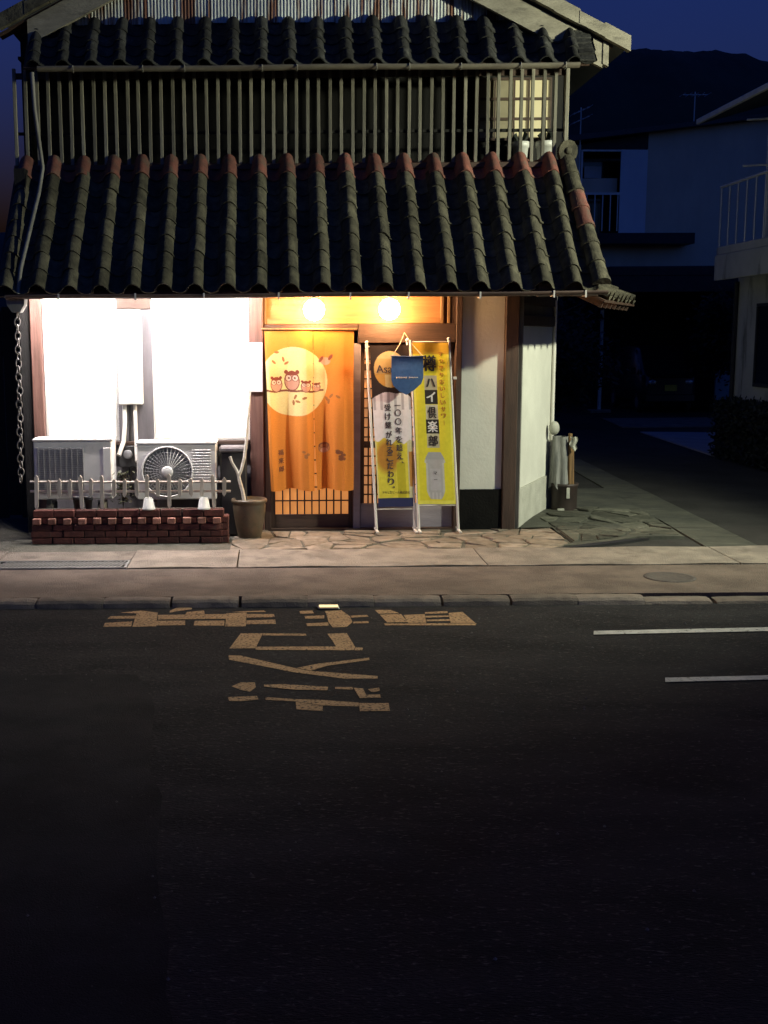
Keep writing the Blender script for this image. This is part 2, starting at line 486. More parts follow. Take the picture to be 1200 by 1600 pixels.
# kerb stones between pavement and road, each with its chamfer
kb = tag(link('kerb', None), kind='structure')
def kerb_mesh(zt):
    n = 8
    mb = MB()
    prof = [(-3.214, -.18), (-3.214, zt), (-3.285, zt), (-3.325, zt - .006), (-3.352, zt * .5 - .022), (-3.366, -.058), (-3.366, -.18)]
    m_ = len(prof)
    vs = []
    for i in range(n + 1):
        x = -.2665 + .533 * i / n
        e = .006 if i in (0, n) else 0
        for (y, z) in prof:
            vs.append((x, y + rnd.uniform(-.003, .003), z - e + rnd.uniform(-.002, .002)))
    fs = [(a * m_ + b, a * m_ + b + 1, (a + 1) * m_ + b + 1, (a + 1) * m_ + b) for a in range(n) for b in range(m_ - 1)]
    mb.add(vs, fs, False)
    mb.add(vs[:m_], [tuple(range(m_))]); mb.add(vs[-m_:], [tuple(range(m_))])
    return mb.mesh('kerb_stone', M['kerbstone'])
k_me, k_low = kerb_mesh(.004), kerb_mesh(-.026)
for i in range(-14, 26):
    x = -1.915 + .545 * i + .27
    low = x > 2.86
    o = link('kerb_stone', k_low if low else k_me, kb, T(x + rnd.uniform(-.004, .004), rnd.uniform(-.006, .006), rnd.uniform(-.006, .003)) @ RZ(rnd.uniform(-.006, .006)))
# pale concrete gutter edging in front of the building, long pieces
ed = tag(link('gutter_edging', None), kind='structure')
for a, b in [(-9, -6.6), (-6.59, -4.2), (-4.19, -2.62), (-1.36, -.36), (-.348, 1.94), (1.952, 4.25), (4.262, 6.6), (6.61, 9)]:
    e = MB()
    n = 14
    def fn(u, v, a=a, b=b):
        x = a + (b - a) * u
        y = -2.055 + v * .80
        return (x, y, .012 + .012 * v + .004 * math.sin(x * 5 + y * 3))
    e.grid(n, 3, fn, True)
    e.box(a, b, -2.055, -1.26, -.18, .008)
    part('edging_slab', e, M['concrete'], ed)
e = MB().box(-2.61, -1.37, -1.70, -1.26, -.18, .016)
part('edging_slab', e, M['concrete'], ed)

# drain grating let into the edging at the left
dg = thing('drain_grate', 'steel drain grating with slanted bars in the kerb gutter at left', 'drain grate', (-2.0, -1.9, 0))
part('pit', MB().box(-2.61, -1.37, -2.05, -1.71, -.18, -.06), M['black_plastic'], dg)
fr = MB()
for y0, y1 in ((-2.05, -2.03), (-1.73, -1.705)):
    fr.box(-2.61, -1.37, y0, y1, -.06, .015)
for x0, x1 in ((-2.61, -2.59), (-1.39, -1.37)):
    fr.box(x0, x1, -2.03, -1.73, -.06, .015)
part('frame', fr, M['metal_dull'], dg)
bar = MB().box(-.009, .009, -.15, .15, -.03, .012).mesh('bar', M['metal_dull'])
for i in range(31):
    link('bar', bar, dg, T(-2.56 + i * .0383, -1.88, 0) @ RZ(R(-14)))

# crazy paving in front of the door : irregular flat stones
def clip(poly, px, py, nx, ny):
    out = []
    for i in range(len(poly)):
        a, b = poly[i], poly[(i + 1) % len(poly)]
        da = (a[0] - px) * nx + (a[1] - py) * ny
        db = (b[0] - px) * nx + (b[1] - py) * ny
        if da <= 0: out.append(a)
        if da * db < 0:
            t = da / (da - db)
            out.append((a[0] + t * (b[0] - a[0]), a[1] + t * (b[1] - a[1])))
    return out

def crazy(x0, x1, y0, y1, sx, sy, parent, zt, outer, gap=.006, mt='stone'):
    pts = []
    ny = max(1, round((y1 - y0) / sy))
    nx = max(1, round((x1 - x0) / sx))
    for j in range(ny):
        for i in range(nx):
            pts.append((x0 + (i + .5 + rnd.uniform(-.7, .7)) * (x1 - x0) / nx, y0 + (j + .5 + rnd.uniform(-.65, .65)) * (y1 - y0) / ny))
    for k, p in enumerate(pts):
        poly = list(outer)
        for m_, q in enumerate(pts):
            if m_ == k: continue
            dx, dy = q[0] - p[0], q[1] - p[1]
            d = math.hypot(dx, dy)
            if d > 1.2: continue
            dx, dy = dx / d, dy / d
            poly = clip(poly, (p[0] + q[0]) / 2 - dx * gap, (p[1] + q[1]) / 2 - dy * gap, dx, dy)
            if len(poly) < 3: break
        if len(poly) < 3: continue
        # roughen the outline
        ring = []
        for i in range(len(poly)):
            a, b = poly[i], poly[(i + 1) % len(poly)]
            ring.append((a[0] * .93 + p[0] * .07, a[1] * .93 + p[1] * .07))
            L_ = math.hypot(b[0] - a[0], b[1] - a[1])
            if L_ > .1:
                w = rnd.uniform(.01, .06)
                mx_, my_ = (a[0] + b[0]) / 2, (a[1] + b[1]) / 2
                ring.append((mx_ + (p[0] - mx_) * w, my_ + (p[1] - my_) * w))
        n = len(ring)
        tx, ty = rnd.uniform(-.05, .05), rnd.uniform(-.05, .05)
        h = zt + rnd.uniform(-.005, .006)
        zf = lambda x, y: h + tx * (x - p[0]) + ty * (y - p[1])
        vs = [(x, y, -.02) for x, y in ring] + [(x, y, zf(x, y) - .006) for x, y in ring]
        vs += [(x * .93 + p[0] * .07, y * .93 + p[1] * .07, zf(x, y)) for x, y in ring]
        fs = [(i, (i + 1) % n, n + (i + 1) % n, n + i) for i in range(n)]
        fs += [(n + i, n + (i + 1) % n, 2 * n + (i + 1) % n, 2 * n + i) for i in range(n)]
        fs.append(tuple(range(2 * n, 3 * n)))
        part('paving_stone', MB().add(vs, fs), M[mt], parent)

fc = tag(link('forecourt', MB().box(-2.72, 3.0, -1.255, -.04, -.19, .004).mesh('forecourt', M['soil'])), kind='structure')
crazy(-.45, 2.98, -1.22, -.10, .30, .24, fc, .016, [(-.45, -1.22), (2.72, -1.22), (2.98, -1.0), (2.98, -.10), (-.45, -.10)])
# worn concrete apron round the corner, its broken edge standing over the edging
ap = MB()
def ap_l(y): return 3.012 - max(0, (-.95 - y)) * .8 if y < -.05 else 2.662 + max(0, y - .02) * .4324 if y > .02 else 3.012 - .35 * (y + .05) / .07
def ap_r(y): return 3.05 + (y + 1.06) * 1.9 if y < -.62 else 4.25 + (y + .62) * .075
rows = [-1.16, -1.06, -.95, -.8, -.7, -.62, -.4, -.2, -.05, -.02, .02, .3, .7, 1.1, 1.5, 2.2, 3.2]
for a, b in zip(rows, rows[1:]):
    for k in range(6):
        L0, L1 = ap_l(a) + (ap_r(a) - ap_l(a)) * k / 6, ap_l(a) + (ap_r(a) - ap_l(a)) * (k + 1) / 6
        U0, U1 = ap_l(b) + (ap_r(b) - ap_l(b)) * k / 6, ap_l(b) + (ap_r(b) - ap_l(b)) * (k + 1) / 6
        h = lambda x, y: .022 + .008 * math.sin(x * 4.1 + y * 2.3) + .005 * math.sin(x * 9 - y * 7)
        ap.add([(L0, a, h(L0, a)), (L1, a, h(L1, a)), (U1, b, h(U1, b)), (U0, b, h(U0, b))], [(0, 1, 2, 3)], True)
    ap.add([(ap_r(a), a, -.03), (ap_r(b), b, -.03), (ap_r(b), b, .022 + .008 * math.sin(ap_r(b) * 4.1 + b * 2.3) + .005 * math.sin(ap_r(b) * 9 - b * 7)), (ap_r(a), a, .022 + .008 * math.sin(ap_r(a) * 4.1 + a * 2.3) + .005 * math.sin(ap_r(a) * 9 - a * 7))], [(0, 1, 2, 3)])
apo = struct('corner_apron', ap, M['apron'])
crazy(3.03, 4.36, -.95, 1.45, .34, .26, apo, .033, [(3.03, -.93), (3.75, -.60), (4.22, -.56), (4.36, 1.25), (3.40, 1.42), (3.03, .62)], .009, 'old_stone')
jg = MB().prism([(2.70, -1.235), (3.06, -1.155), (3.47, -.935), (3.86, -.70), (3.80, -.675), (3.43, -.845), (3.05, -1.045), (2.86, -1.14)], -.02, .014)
struct('edge_shadow_strip', jg, M['black_plastic'])  # solid black strip standing in for the shadow under the apron edge
# flat slab gutter running up the side street
gs = tag(link('slab_gutter', None), kind='structure')
for i in range(14):
    y0 = -1.2 + i * .6
    def xa(y): return 4.22 + (y + 1.4) * .062
    def xb(y): return 4.80 + (y + 1.2) * .05
    y1 = y0 + .59
    part('gutter_slab', MB().prism([(xa(y0) + .04, y0), (xb(y0), y0), (xb(y1), y1), (xa(y1) + .04, y1)], -.03, .004 + rnd.uniform(-.003, .003)), M['apron'], gs)
# pale patch of concrete drive further up the lane
struct('drive_slab', MB().prism([(7.65, 7.6), (8.02, 7.45), (9.9, 12.3), (8.0, 12.7)], -.02, .012), M['drive'])
struct('back_drive', MB().prism([(8.0, 14.0), (12.8, 14.2), (13.4, 17.2), (8.4, 17.0)], -.02, .008), M['concrete'])

# ---- painted road letters and lines
MARKS = dict(
    A = [[(-1.294,-3.632),(-1.089,-3.622),(-1.079,-3.711),(-1.302,-3.715)],[(-1.303,-3.849),(-1.1,-3.802),(-1.088,-3.961),(-1.298,-3.97)],[(-1.096,-3.565),(-0.932,-3.531),(-0.901,-3.966),(-1.079,-3.976)],[(-1.23,-3.516),(-1.075,-3.452),(-0.932,-3.525),(-1.022,-3.562)],[(-0.924,-3.605),(-0.391,-3.588),(-0.384,-3.743),(-0.909,-3.754)],[(-0.919,-3.792),(-0.696,-3.798),(-0.685,-3.936),(-0.906,-3.94)],[(-0.624,-3.801),(-0.393,-3.797),(-0.391,-3.956),(-0.62,-3.949)],[(-0.389,-3.565),(-0.231,-3.542),(-0.227,-3.987),(-0.382,-3.982)],[(-0.353,-3.521),(-0.097,-3.483),(-0.077,-3.535),(-0.231,-3.536)],[(-0.229,-3.593),(-0.016,-3.6),(-0.009,-3.7),(-0.226,-3.71)],[(-0.225,-3.802),(-0.006,-3.782),(-0.001,-3.915),(-0.226,-3.919)],[(-0.842,-3.476),(-0.798,-3.361),(-0.675,-3.347),(-0.67,-3.424),(-0.774,-3.479),(-0.837,-3.534)],[(-0.704,-3.509),(-0.572,-3.468),(-0.559,-3.577),(-0.711,-3.594)]],
    B = [[(0.186,-3.509),(0.288,-3.495),(0.298,-3.587),(0.191,-3.595)],[(0.222,-3.68),(0.376,-3.657),(0.371,-3.756),(0.227,-3.762)],[(0.229,-3.912),(0.394,-3.885),(0.4,-3.99),(0.233,-3.995)],[(0.386,-3.516),(0.518,-3.491),(0.573,-3.691),(0.58,-3.88),(0.525,-4.025),(0.423,-4.032),(0.399,-3.875),(0.396,-3.657)],[(0.576,-3.674),(0.708,-3.656),(0.716,-3.712),(0.583,-3.74)],[(0.587,-3.87),(0.705,-3.858),(0.7,-3.916),(0.583,-3.923)]],
    C = [[(0.782,-3.488),(0.91,-3.492),(0.965,-3.608),(0.804,-3.614)],[(0.808,-3.648),(0.975,-3.636),(0.999,-3.893),(0.841,-3.899)],[(0.815,-3.93),(1.509,-3.951),(1.494,-4.008),(0.816,-3.987)],[(0.992,-3.665),(1.159,-3.637),(1.136,-3.913),(0.999,-3.92)],[(1.169,-3.581),(1.348,-3.546),(1.345,-3.614),(1.161,-3.642)],[(1.156,-3.703),(1.337,-3.693),(1.332,-3.742),(1.151,-3.758)],[(1.149,-3.818),(1.328,-3.807),(1.322,-3.861),(1.144,-3.871)],[(1.35,-3.609),(1.464,-3.579),(1.503,-3.935),(1.317,-3.929)]],
    D = [[(-0.259,-4.19),(-0.097,-4.195),(-0.144,-4.601),(-0.327,-4.604)],[(-0.094,-4.195),(0.216,-4.217),(0.22,-4.275),(-0.099,-4.257)],[(-0.143,-4.568),(0.431,-4.576),(0.428,-4.673),(-0.144,-4.649)],[(0.374,-4.222),(0.516,-4.204),(0.551,-4.588),(0.535,-4.668),(0.43,-4.673),(0.399,-4.397)],[(0.554,-4.596),(0.604,-4.61),(0.593,-4.678),(0.54,-4.676)]],
    E = [[(-0.326,-4.781),(-0.247,-4.784),(-0.031,-4.967),(0.121,-5.094),(0.22,-5.164),(0.645,-5.288),(0.64,-5.345),(0.43,-5.34),(0.12,-5.196),(-0.03,-5.086),(-0.317,-4.884)],[(0.134,-5.094),(0.266,-5.004),(0.626,-4.865),(0.623,-4.921),(0.346,-5.042),(0.225,-5.157)]],
    F = [[(-0.279,-5.485),(-0.224,-5.405),(-0.136,-5.407),(-0.127,-5.504),(-0.162,-5.598),(-0.219,-5.559)],[(-0.294,-5.702),(-0.118,-5.685),(-0.108,-5.751),(-0.213,-5.784),(-0.282,-5.776)],[(-0.078,-5.457),(0.047,-5.451),(0.319,-5.515),(0.311,-5.585),(0.113,-5.567),(-0.077,-5.499)],[(0.362,-5.517),(0.469,-5.519),(0.469,-5.57),(0.36,-5.554)],[(0.474,-5.535),(0.531,-5.552),(0.541,-5.677),(0.625,-5.672),(0.624,-5.733),(0.498,-5.742)],[(0.559,-5.569),(0.632,-5.539),(0.631,-5.602),(0.582,-5.632)],[(-0.066,-5.707),(0.11,-5.75),(0.266,-5.769),(0.485,-5.824),(0.48,-5.896),(0.28,-5.877),(0.109,-5.792),(-0.066,-5.758)],[(0.113,-5.804),(0.27,-5.883),(0.266,-5.976),(0.115,-5.944)],[(0.487,-5.839),(0.66,-5.843),(0.654,-5.985),(0.48,-5.989)]]
)
words = {'A': 'wide worn orange road letter with many bars, leftmost along the kerb',
         'B': 'small worn orange road letter between two wide ones along the kerb',
         'C': 'slanted orange road letter with slits, rightmost along the kerb',
         'D': 'orange road letter of an open box, topmost of the lower three',
         'E': 'orange forked road letter of two crossing strokes, middle of lower three',
         'F': 'broken orange road letter of many strokes, lowest on the road'}
for k, polys in MARKS.items():
    mb = MB()
    for i, p in enumerate(polys):
        z = -.0572 + .0006 * (i % 3)
        mb.add([(x, y, z) for x, y in p], [tuple(range(len(p)))])
    tag(link('road_letter', mb.mesh('road_letter', M['paint'])), words[k], 'road marking', 'painted road letters')
l1 = MB().add([(2.29, -4.315, -.053), (2.32, -4.21, -.053), (9, -3.87, -.053), (9, -3.98, -.053)], [(0, 3, 2, 1)])
solo('lane_line', l1, M['white_paint'], 'white painted road line nearer the kerb at right', 'road line', 'white road lines')
l2 = MB().add([(2.415, -5.475, -.053), (2.445, -5.385, -.053), (9, -5.03, -.053), (9, -5.12, -.053)], [(0, 3, 2, 1)])
solo('lane_line', l2, M['white_paint'], 'white painted road line nearer the camera at right', 'road line', 'white road lines')
# road stud at the kerb
st = thing('road_stud', 'small bright white reflector stud at the kerb below the doorway', 'road stud', (.42, -3.42, -.06))
part('body', MB().cbox(.335, .505, -3.47, -3.385, -.06, -.038, .008), M['metal_dull'], st)
part('reflector', MB().box(.345, .495, -3.474, -3.395, -.037, -.0335), glow('stud_glow', (1, .74, .40), .9), st)  # emission stands in for the light the reflector throws back
# loose grit on the road
gm = MB()
for k in range(420):
    x, y = rnd.uniform(-3.5, 5), rnd.uniform(-10.5, -3.5)
    r = rnd.choice((.003, .004, .005, .006, .009))
    a = rnd.uniform(0, 3)
    gm.add([(x + r * math.cos(a + i * 1.57), y + r * math.sin(a + i * 1.57), -.058) for i in range(4)] + [(x, y, -.058 + r)], [(0, 1, 4), (1, 2, 4), (2, 3, 4), (3, 0, 4)])
tag(link('road_grit', gm.mesh('road_grit', M['grit'])), 'loose pale grit scattered over the dark road', 'grit', kind='stuff')
# iron cover in the pavement
mc = MB().lathe([(.22, -.01), (.22, .004), (.19, .006), (.18, .002), (.02, .002)], 24, (3.42, -2.6, 0))
solo('manhole_cover', mc, M['iron'], 'round dark iron cover in the pavement at right', 'manhole cover')

# ================================================================ the tavern
tv = thing('tavern_building', 'old two-storey tavern with tiled roofs, wooden lattice and lit doorway', 'building', (0, 0, 0))

# ---- walls and dark body behind
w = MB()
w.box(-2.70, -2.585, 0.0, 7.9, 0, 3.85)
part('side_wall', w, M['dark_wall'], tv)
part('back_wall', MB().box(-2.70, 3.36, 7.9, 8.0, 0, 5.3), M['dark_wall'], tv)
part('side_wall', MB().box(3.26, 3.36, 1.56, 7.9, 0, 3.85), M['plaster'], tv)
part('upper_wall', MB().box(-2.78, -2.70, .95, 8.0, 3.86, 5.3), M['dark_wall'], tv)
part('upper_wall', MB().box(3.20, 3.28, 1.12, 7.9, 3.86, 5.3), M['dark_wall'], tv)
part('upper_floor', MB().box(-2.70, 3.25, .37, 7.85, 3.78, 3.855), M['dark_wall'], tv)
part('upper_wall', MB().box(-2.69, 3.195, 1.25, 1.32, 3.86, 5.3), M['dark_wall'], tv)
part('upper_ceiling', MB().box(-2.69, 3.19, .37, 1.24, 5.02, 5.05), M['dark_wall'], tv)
part('soffit', MB().box(-2.66, 3.1, -.60, -.02, 2.715, 2.735), M['wood_h'], tv)
part('inner_floor', MB().box(-2.58, 2.62, .18, 7.85, .0, .03), M['floor_in'], tv)

# front wall pieces
part('window_apron', MB().box(-2.46, -.26, 0, .1, 0, .955), M['grey_board'], tv)
part('upper_lintel', MB().box(-2.58, 2.46, .005, .12, 2.535, 3.35), M['wood_h'], tv)
part('post', MB().cbox(-2.585, -2.462, -.05, .1, 0, 2.7, .008), M['post_wood'], tv)
part('post', MB().cbox(-.262, -.115, -.05, .1, 0, 2.7, .008), M['post_wood'], tv)
part('pier', MB().box(-1.676, -1.306, .0, .1, .956, 2.534), M['grey_board'], tv)
part('pier_cap', MB().box(-1.66, -1.31, -.03, -.002, 2.40, 2.53), M['wood_h'], tv)
part('sill', MB().cbox(-2.45, -.27, -.075, -.005, .955, .998, .005), M['wood_h'], tv)
for x0, x1, lab in ((-2.456, -1.682, 'left'), (-1.300, -.268, 'right')):
    wd = part('window', MB().box(x0, x1, .035, .05, 1.0, 2.532), M['pane_lit'], tv)
    f = MB()
    f.box(x0, x0 + .03, .0, .034, 1.0, 2.532)
    f.box(x1 - .03, x1, .0, .034, 1.0, 2.532)
    f.box(x0 + .031, x1 - .031, .0, .034, 1.0, 1.03)
    f.box(x0 + .031, x1 - .031, .0, .034, 2.50, 2.532)
    part('frame', f, M['duct'], wd)

# right hand plaster, plinth, posts
part('wall_panel', MB().box(2.004, 2.455, 0, .1, .442, 2.534), M['plaster'], tv)
part('plinth', MB().box(2.004, 2.455, -.025, .1, 0, .438), M['black_plinth'], tv)
part('post', MB().cbox(1.935, 2.0, -.05, .1, 0, 2.534, .006), M['wood'], tv)
part('post', MB().cbox(2.46, 2.605, -.05, .1, 0, 2.72, .008), M['wood'], tv)
# angled side wall round the corner
SA, SB = Vector((2.645, .06, 0)), Vector((3.335, 1.50, 0))
sdir = (SB - SA).normalized()
sang = math.atan2(sdir.y, sdir.x)
SL = (SB - SA).length
SM = T(*SA) @ RZ(sang)
part('side_panel', MB().box(0, SL, 0, .1, .43, 2.19, SM), M['plaster'], tv)
part('side_dado', MB().box(0, SL + .01, -.018, .1, 0, .427, SM), M['dado'], tv)
part('side_beam', MB().cbox(-.02, SL, -.03, .1, 2.195, 2.31, .006, SM), M['wood'], tv)
part('side_panel', MB().box(0, SL, .01, .1, 2.313, 2.42, SM), M['grey_board'], tv)
part('side_beam', MB().cbox(-.02, SL, -.03, .1, 2.423, 2.62, .006, SM), M['wood'], tv)
part('side_post', MB().cbox(-.035, -.004, -.03, .08, 0, 2.62, .004, SM), M['pipe_grey'], tv)
part('side_post', MB().cbox(SL + .012, SL + .06, -.03, .1, 0, 2.62, .004, SM), M['pipe_grey'], tv)
part('downpipe', MB().tube([(3.345, 1.46, .25), (3.345, 1.46, 2.5)], .022, 10), M['duct'], tv)

# ---- door bay : header, transom, two lattice doors
part('header', MB().cbox(.90, 1.934, -.03, .1, 2.022, 2.222, .005), M['wood_h'], tv)
part('header', MB().cbox(-.114, .896, -.02, .1, 2.170, 2.222, .004), M['wood_h'], tv)
tr = part('transom', MB().box(-.113, 1.86, .055, .08, 2.224, 2.534), M['transom_wood'], tv)
part('transom_rail', MB().cbox(-.08, 1.77, .005, .054, 2.225, 2.285, .004), M['transom_wood'], tr)
part('transom_rail', MB().cbox(-.08, 1.77, .02, .054, 2.50, 2.53, .004), M['transom_wood'], tr)
for x in (.5, 1.14):
    part('transom_bar', MB().cbox(x, x + .022, .03, .054, 2.287, 2.498, .003), M['transom_wood'], tr)
for x in (-.112, 1.775, 1.845):
    part('transom_stile', MB().cbox(x, x + .03, -.01, .054, 2.224, 2.534, .004), M['bundle_wood'], tr)
part('transom_side', MB().box(1.862, 1.934, .0, .08, 2.224, 2.534), M['wood'], tv)
part('jamb', MB().cbox(-.113, -.045, -.02, .12, 0, 2.169, .005), M['wood'], tv)
part('centre_post', MB().cbox(.848, .925, -.015, .1, 0, 2.02, .005), M['kick'], tv)
part('door_sill', MB().box(-.045, 1.934, -.04, .12, .0, .025), M['wood_h'], tv)

def lattice_door(x0, x1, y, paper, rows, cols, rails):
    d = part('door', MB().box(x0 + .02, x1 - .02, y + .028, y + .034, .17, 2.0), paper, tv)
    s = MB()
    s.box(x0, x0 + .045, y, y + .035, .026, 2.01)
    s.box(x1 - .045, x1, y, y + .035, .026, 2.01)
    s.box(x0 + .046, x1 - .046, y, y + .027, 1.955, 2.01)
    part('door_frame', s, M['wood'], d)
    part('kick_board', MB().cbox(x0 + .046, x1 - .046, y, y + .025, .026, .172, .004), M['wood_h'] if y < .1 else M['grey_board'], d)
    bw = (x1 - x0 - .09) / cols
    vb = MB().box(-.008, .008, y + .004, y + .02, .173, 1.954).mesh('lattice_bar', M['wood'])
    for i in range(1, cols):
        link('lattice_bar', vb, d, T(x0 + .045 + i * bw, 0, 0))
    hb = MB().box(x0 + .046, x1 - .046, y + .012, y + .026, -.007, .007).mesh('lattice_bar', M['wood'])
    for i in range(1, rows):
        link('lattice_bar', hb, d, T(0, 0, .172 + i * (1.955 - .172) / rows))
    hr = MB().box(x0 + .046, x1 - .046, y - .002, y + .0115, -.036, .036).mesh('lattice_rail', M['wood_h'])
    for z in rails:
        link('lattice_rail', hr, d, T(0, 0, z))
    return d
lattice_door(-.042, .846, .055, M['door_paper'], 12, 10, ())
lattice_door(.928, 1.932, .075, M['side_paper'], 17, 20, (1.765, .93))
# grey boards at the foot of the second door
part('kick_board', MB().cbox(.93, 1.93, .02, .048, .026, .29, .004), M['kick'], tv)

# ---- lower tiled roof
def tile_mesh(wd, ln, hr, hh, mt, lift=.022, th=.016):
    prof = []
    for i in range(9):
        x = -hr + 2 * hr * i / 8
        prof.append((x, hh * math.cos(math.pi * x / (2 * hr)) ** .8 if abs(x) < hr * .999 else 0.0))
    pw = wd - 2 * hr + .012
    for i in range(1, 6):
        x = hr + pw * i / 5
        prof.append((x, -.034 * math.sin(math.pi * i / 5)))
    n = len(prof)
    vs = []
    for y, z0 in ((0, lift), (ln, 0)):
        for x, z in prof: vs.append((x, y, z + z0))
    for y, z0 in ((0, lift), (ln, 0)):
        for x, z in prof: vs.append((x, y, z + z0 - th))
    mb = MB()
    fs = []
    for i in range(n - 1):
        fs.append((i, i + 1, n + i + 1, n + i))
    mb.add(vs, fs, True)
    fs = []
    for i in range(n - 1):
        fs.append((2 * n + i, 3 * n + i, 3 * n + i + 1, 2 * n + i + 1))
        fs.append((i, 2 * n + i, 2 * n + i + 1, i + 1))
    fs.append((0, n, 3 * n, 2 * n)); fs.append((n - 1, 3 * n - 1, 4 * n - 1, 2 * n - 1))
    mb.add(vs, fs, False)
    return mb.mesh('roof_tile', mt)

def frame(o, xa, ya):
    xa = Vector(xa).normalized(); ya = Vector(ya).normalized()
    za = xa.cross(ya)
    m = Matrix.Identity(4)
    for i in range(3):
        m[i][0], m[i][1], m[i][2], m[i][3] = xa[i], ya[i], za[i], o[i]
    return m

EY, EZ, TY, TZ = -.85, 2.535, .35, 3.915
SLEN = math.hypot(TY - EY, TZ - EZ)
RF = frame((0, EY, EZ), (1, 0, 0), (0, TY - EY, TZ - EZ))
NR = 8
EX = SLEN / NR
lr = part('lower_roof', MB().box(-2.76, 3.22, .0, SLEN, -.06, -.035, RF), M['wood_h'], tv)
t_moss = tile_mesh(.311, EX + .07, .090, .100, M['tile'])
t_red = tile_mesh(.311, EX + .07, .090, .100, M['tile_red'])
def jit(a=.007, b=.02): return T(rnd.uniform(-a, a), rnd.uniform(-a, a), rnd.uniform(-.003, .004)) @ RZ(rnd.uniform(-b, b)) @ RY(rnd.uniform(-b, b))
for k in range(19):
    x = -2.636 + .311 * k
    for r in range(NR):
        red = r == NR - 1
        link('roof_tile', t_red if red else t_moss, lr, RF @ T(x, r * EX, 0) @ jit())
# verge ridges of half-round tiles at both ends, the right one with red pieces
hm = MB()
def halfround(r, ln):
    mb = MB()
    n = 8
    for (ra, rb, ya, yb) in ((r * 1.10, r * 1.10, 0, .05), (r * 1.0, r * .94, .05, ln)):
        vs = [(rr * math.cos(math.pi * i / n), y, rr * math.sin(math.pi * i / n)) for rr, y in ((ra, ya), (rb, yb)) for i in range(n + 1)]
        mb.add(vs, [(i, i + 1, n + 2 + i, n + 1 + i) for i in range(n)], True)
    vs = [(r * 1.1 * math.cos(math.pi * i / n), 0, r * 1.1 * math.sin(math.pi * i / n)) for i in range(n + 1)]
    mb.add(vs, [tuple(range(n + 1))])
    return mb
hr_m, hr_r = halfround(.085, .29).mesh('ridge_tile', M['tile']), halfround(.085, .29).mesh('ridge_tile', M['tile_red'])
VF = frame((3.235, EY + .0, EZ + .045), (1, 0, 0), (-.10, TY - EY, TZ - EZ))
for i in range(7):
    link('ridge_tile', hr_r if i in (3, 4) else hr_m, lr, VF @ T(0, i * .255, .02 * 0) @ jit(.004, .02))
# ridge-end ornament at the head of the verge
on = MB()
on.prism_xz([(-.08, 0), (.08, 0), (.10, .06), (.095, .12), (.06, .175), (.0, .195), (-.06, .175), (-.095, .12), (-.10, .06)], -.05, .05, T(3.15, .33, 3.95))
on.sphere((3.15, .28, 4.03), .04, 12, 8, (1, .6, 1))
part('ridge_end_tile', on, M['tile'], lr)

# side eave round the corner
sn = Vector((sdir.y, -sdir.x, 0))
s0 = Vector((3.30, -.80, 2.455))
up = (-sn * math.cos(R(26)) + Vector((0, 0, math.sin(R(26)))))
SF = frame(s0, sdir, up)
sr = part('side_roof', MB().box(0, 1.95, 0, .95, -.05, -.03, SF), M['wood_h'], tv)
t_small = tile_mesh(.26, .27, .066, .06, M['tile'])
for k in range(7):
    for r in range(3):
        link('roof_tile', t_small, sr, SF @ T(.10 + k * .26, r * .21, 0) @ jit())
rb = MB().box(-.02, .02, 0, .9, -.12, -.055)
rbm = rb.mesh('rafter', M['wood'])
for k in range(7):
    link('rafter', rbm, sr, SF @ T(.12 + k * .27, .02, 0))
for k in range(14):
    z0 = 2.42
    part('rafter', MB().cbox(-2.5 + k * .41, -2.5 + k * .41 + .05, -.56, -.03, 2.655, 2.713, .004), M['wood'], tv)
part('eave_beam', MB().cbox(2.62, 3.22, -.80, -.72, 2.47, 2.60, .006), M['wood_h'], tv)

# ---- gutters, hopper and rain chain
gt = thing('eave_gutter', 'thin brown metal gutter along the lower eave above the doorway', 'gutter', (0, -.93, 2.46))
def trough(x0, x1, y, z, r):
    mb = MB()
    n = 8
    prof = [(y + r * math.cos(math.pi + math.pi * i / n), z + r * math.sin(math.pi + math.pi * i / n)) for i in range(n + 1)]
    prof += [(y + (r - .006) * math.cos(2 * math.pi - math.pi * i / n), z + (r - .006) * math.sin(2 * math.pi - math.pi * i / n)) for i in range(n + 1)]
    m = len(prof)
    vs = [(x, p[0], p[1] + .004 * math.sin(x * 2.3)) for x in [x0 + (x1 - x0) * i / 24 for i in range(25)] for p in prof]
    fs = [(s * m + i, s * m + (i + 1) % m, (s + 1) * m + (i + 1) % m, (s + 1) * m + i) for s in range(24) for i in range(m)]
    mb.add(vs, fs, True)
    mb.add(vs[:m], [tuple(range(m))]); mb.add(vs[-m:], [tuple(range(m))])
    return mb
part('channel', trough(-2.62, 3.27, -.93, 2.515, .042), M['gutter_brown'], gt)
hk = MB().box(-.008, .008, -.978, -.972, 2.45, 2.52)
hk.box(-.008, .008, -.971, -.85, 2.464, 2.469)
hkm = hk.mesh('hook', M['pole'])
for x in (-2.1, -1.35, -.68, .05, .75, 1.32, 2.02, 2.74, 3.05):
    link('hook', hkm, gt, T(x, 0, rnd.uniform(-.006, .004)))
gu = thing('roof_gutter', 'long grey half-round gutter above the upper lattice', 'gutter', (0, -.26, 4.76))
part('channel', trough(-2.36, 3.10, -.265, 4.795, .048), M['gutter'], gu)
hk = MB().tube([(0, -.318, 4.80), (.004, -.316, 4.75), (.0, -.265, 4.742), (-.01, -.20, 4.80)], .006, 6)
hkm = hk.mesh('hook', M['pipe_grey'])
for x in (-2.0, -1.30, -.88, -.1, .25, 1.05, 1.38, 1.9, 2.5, 2.95):
    link('hook', hkm, gu, T(x, 0, 0))
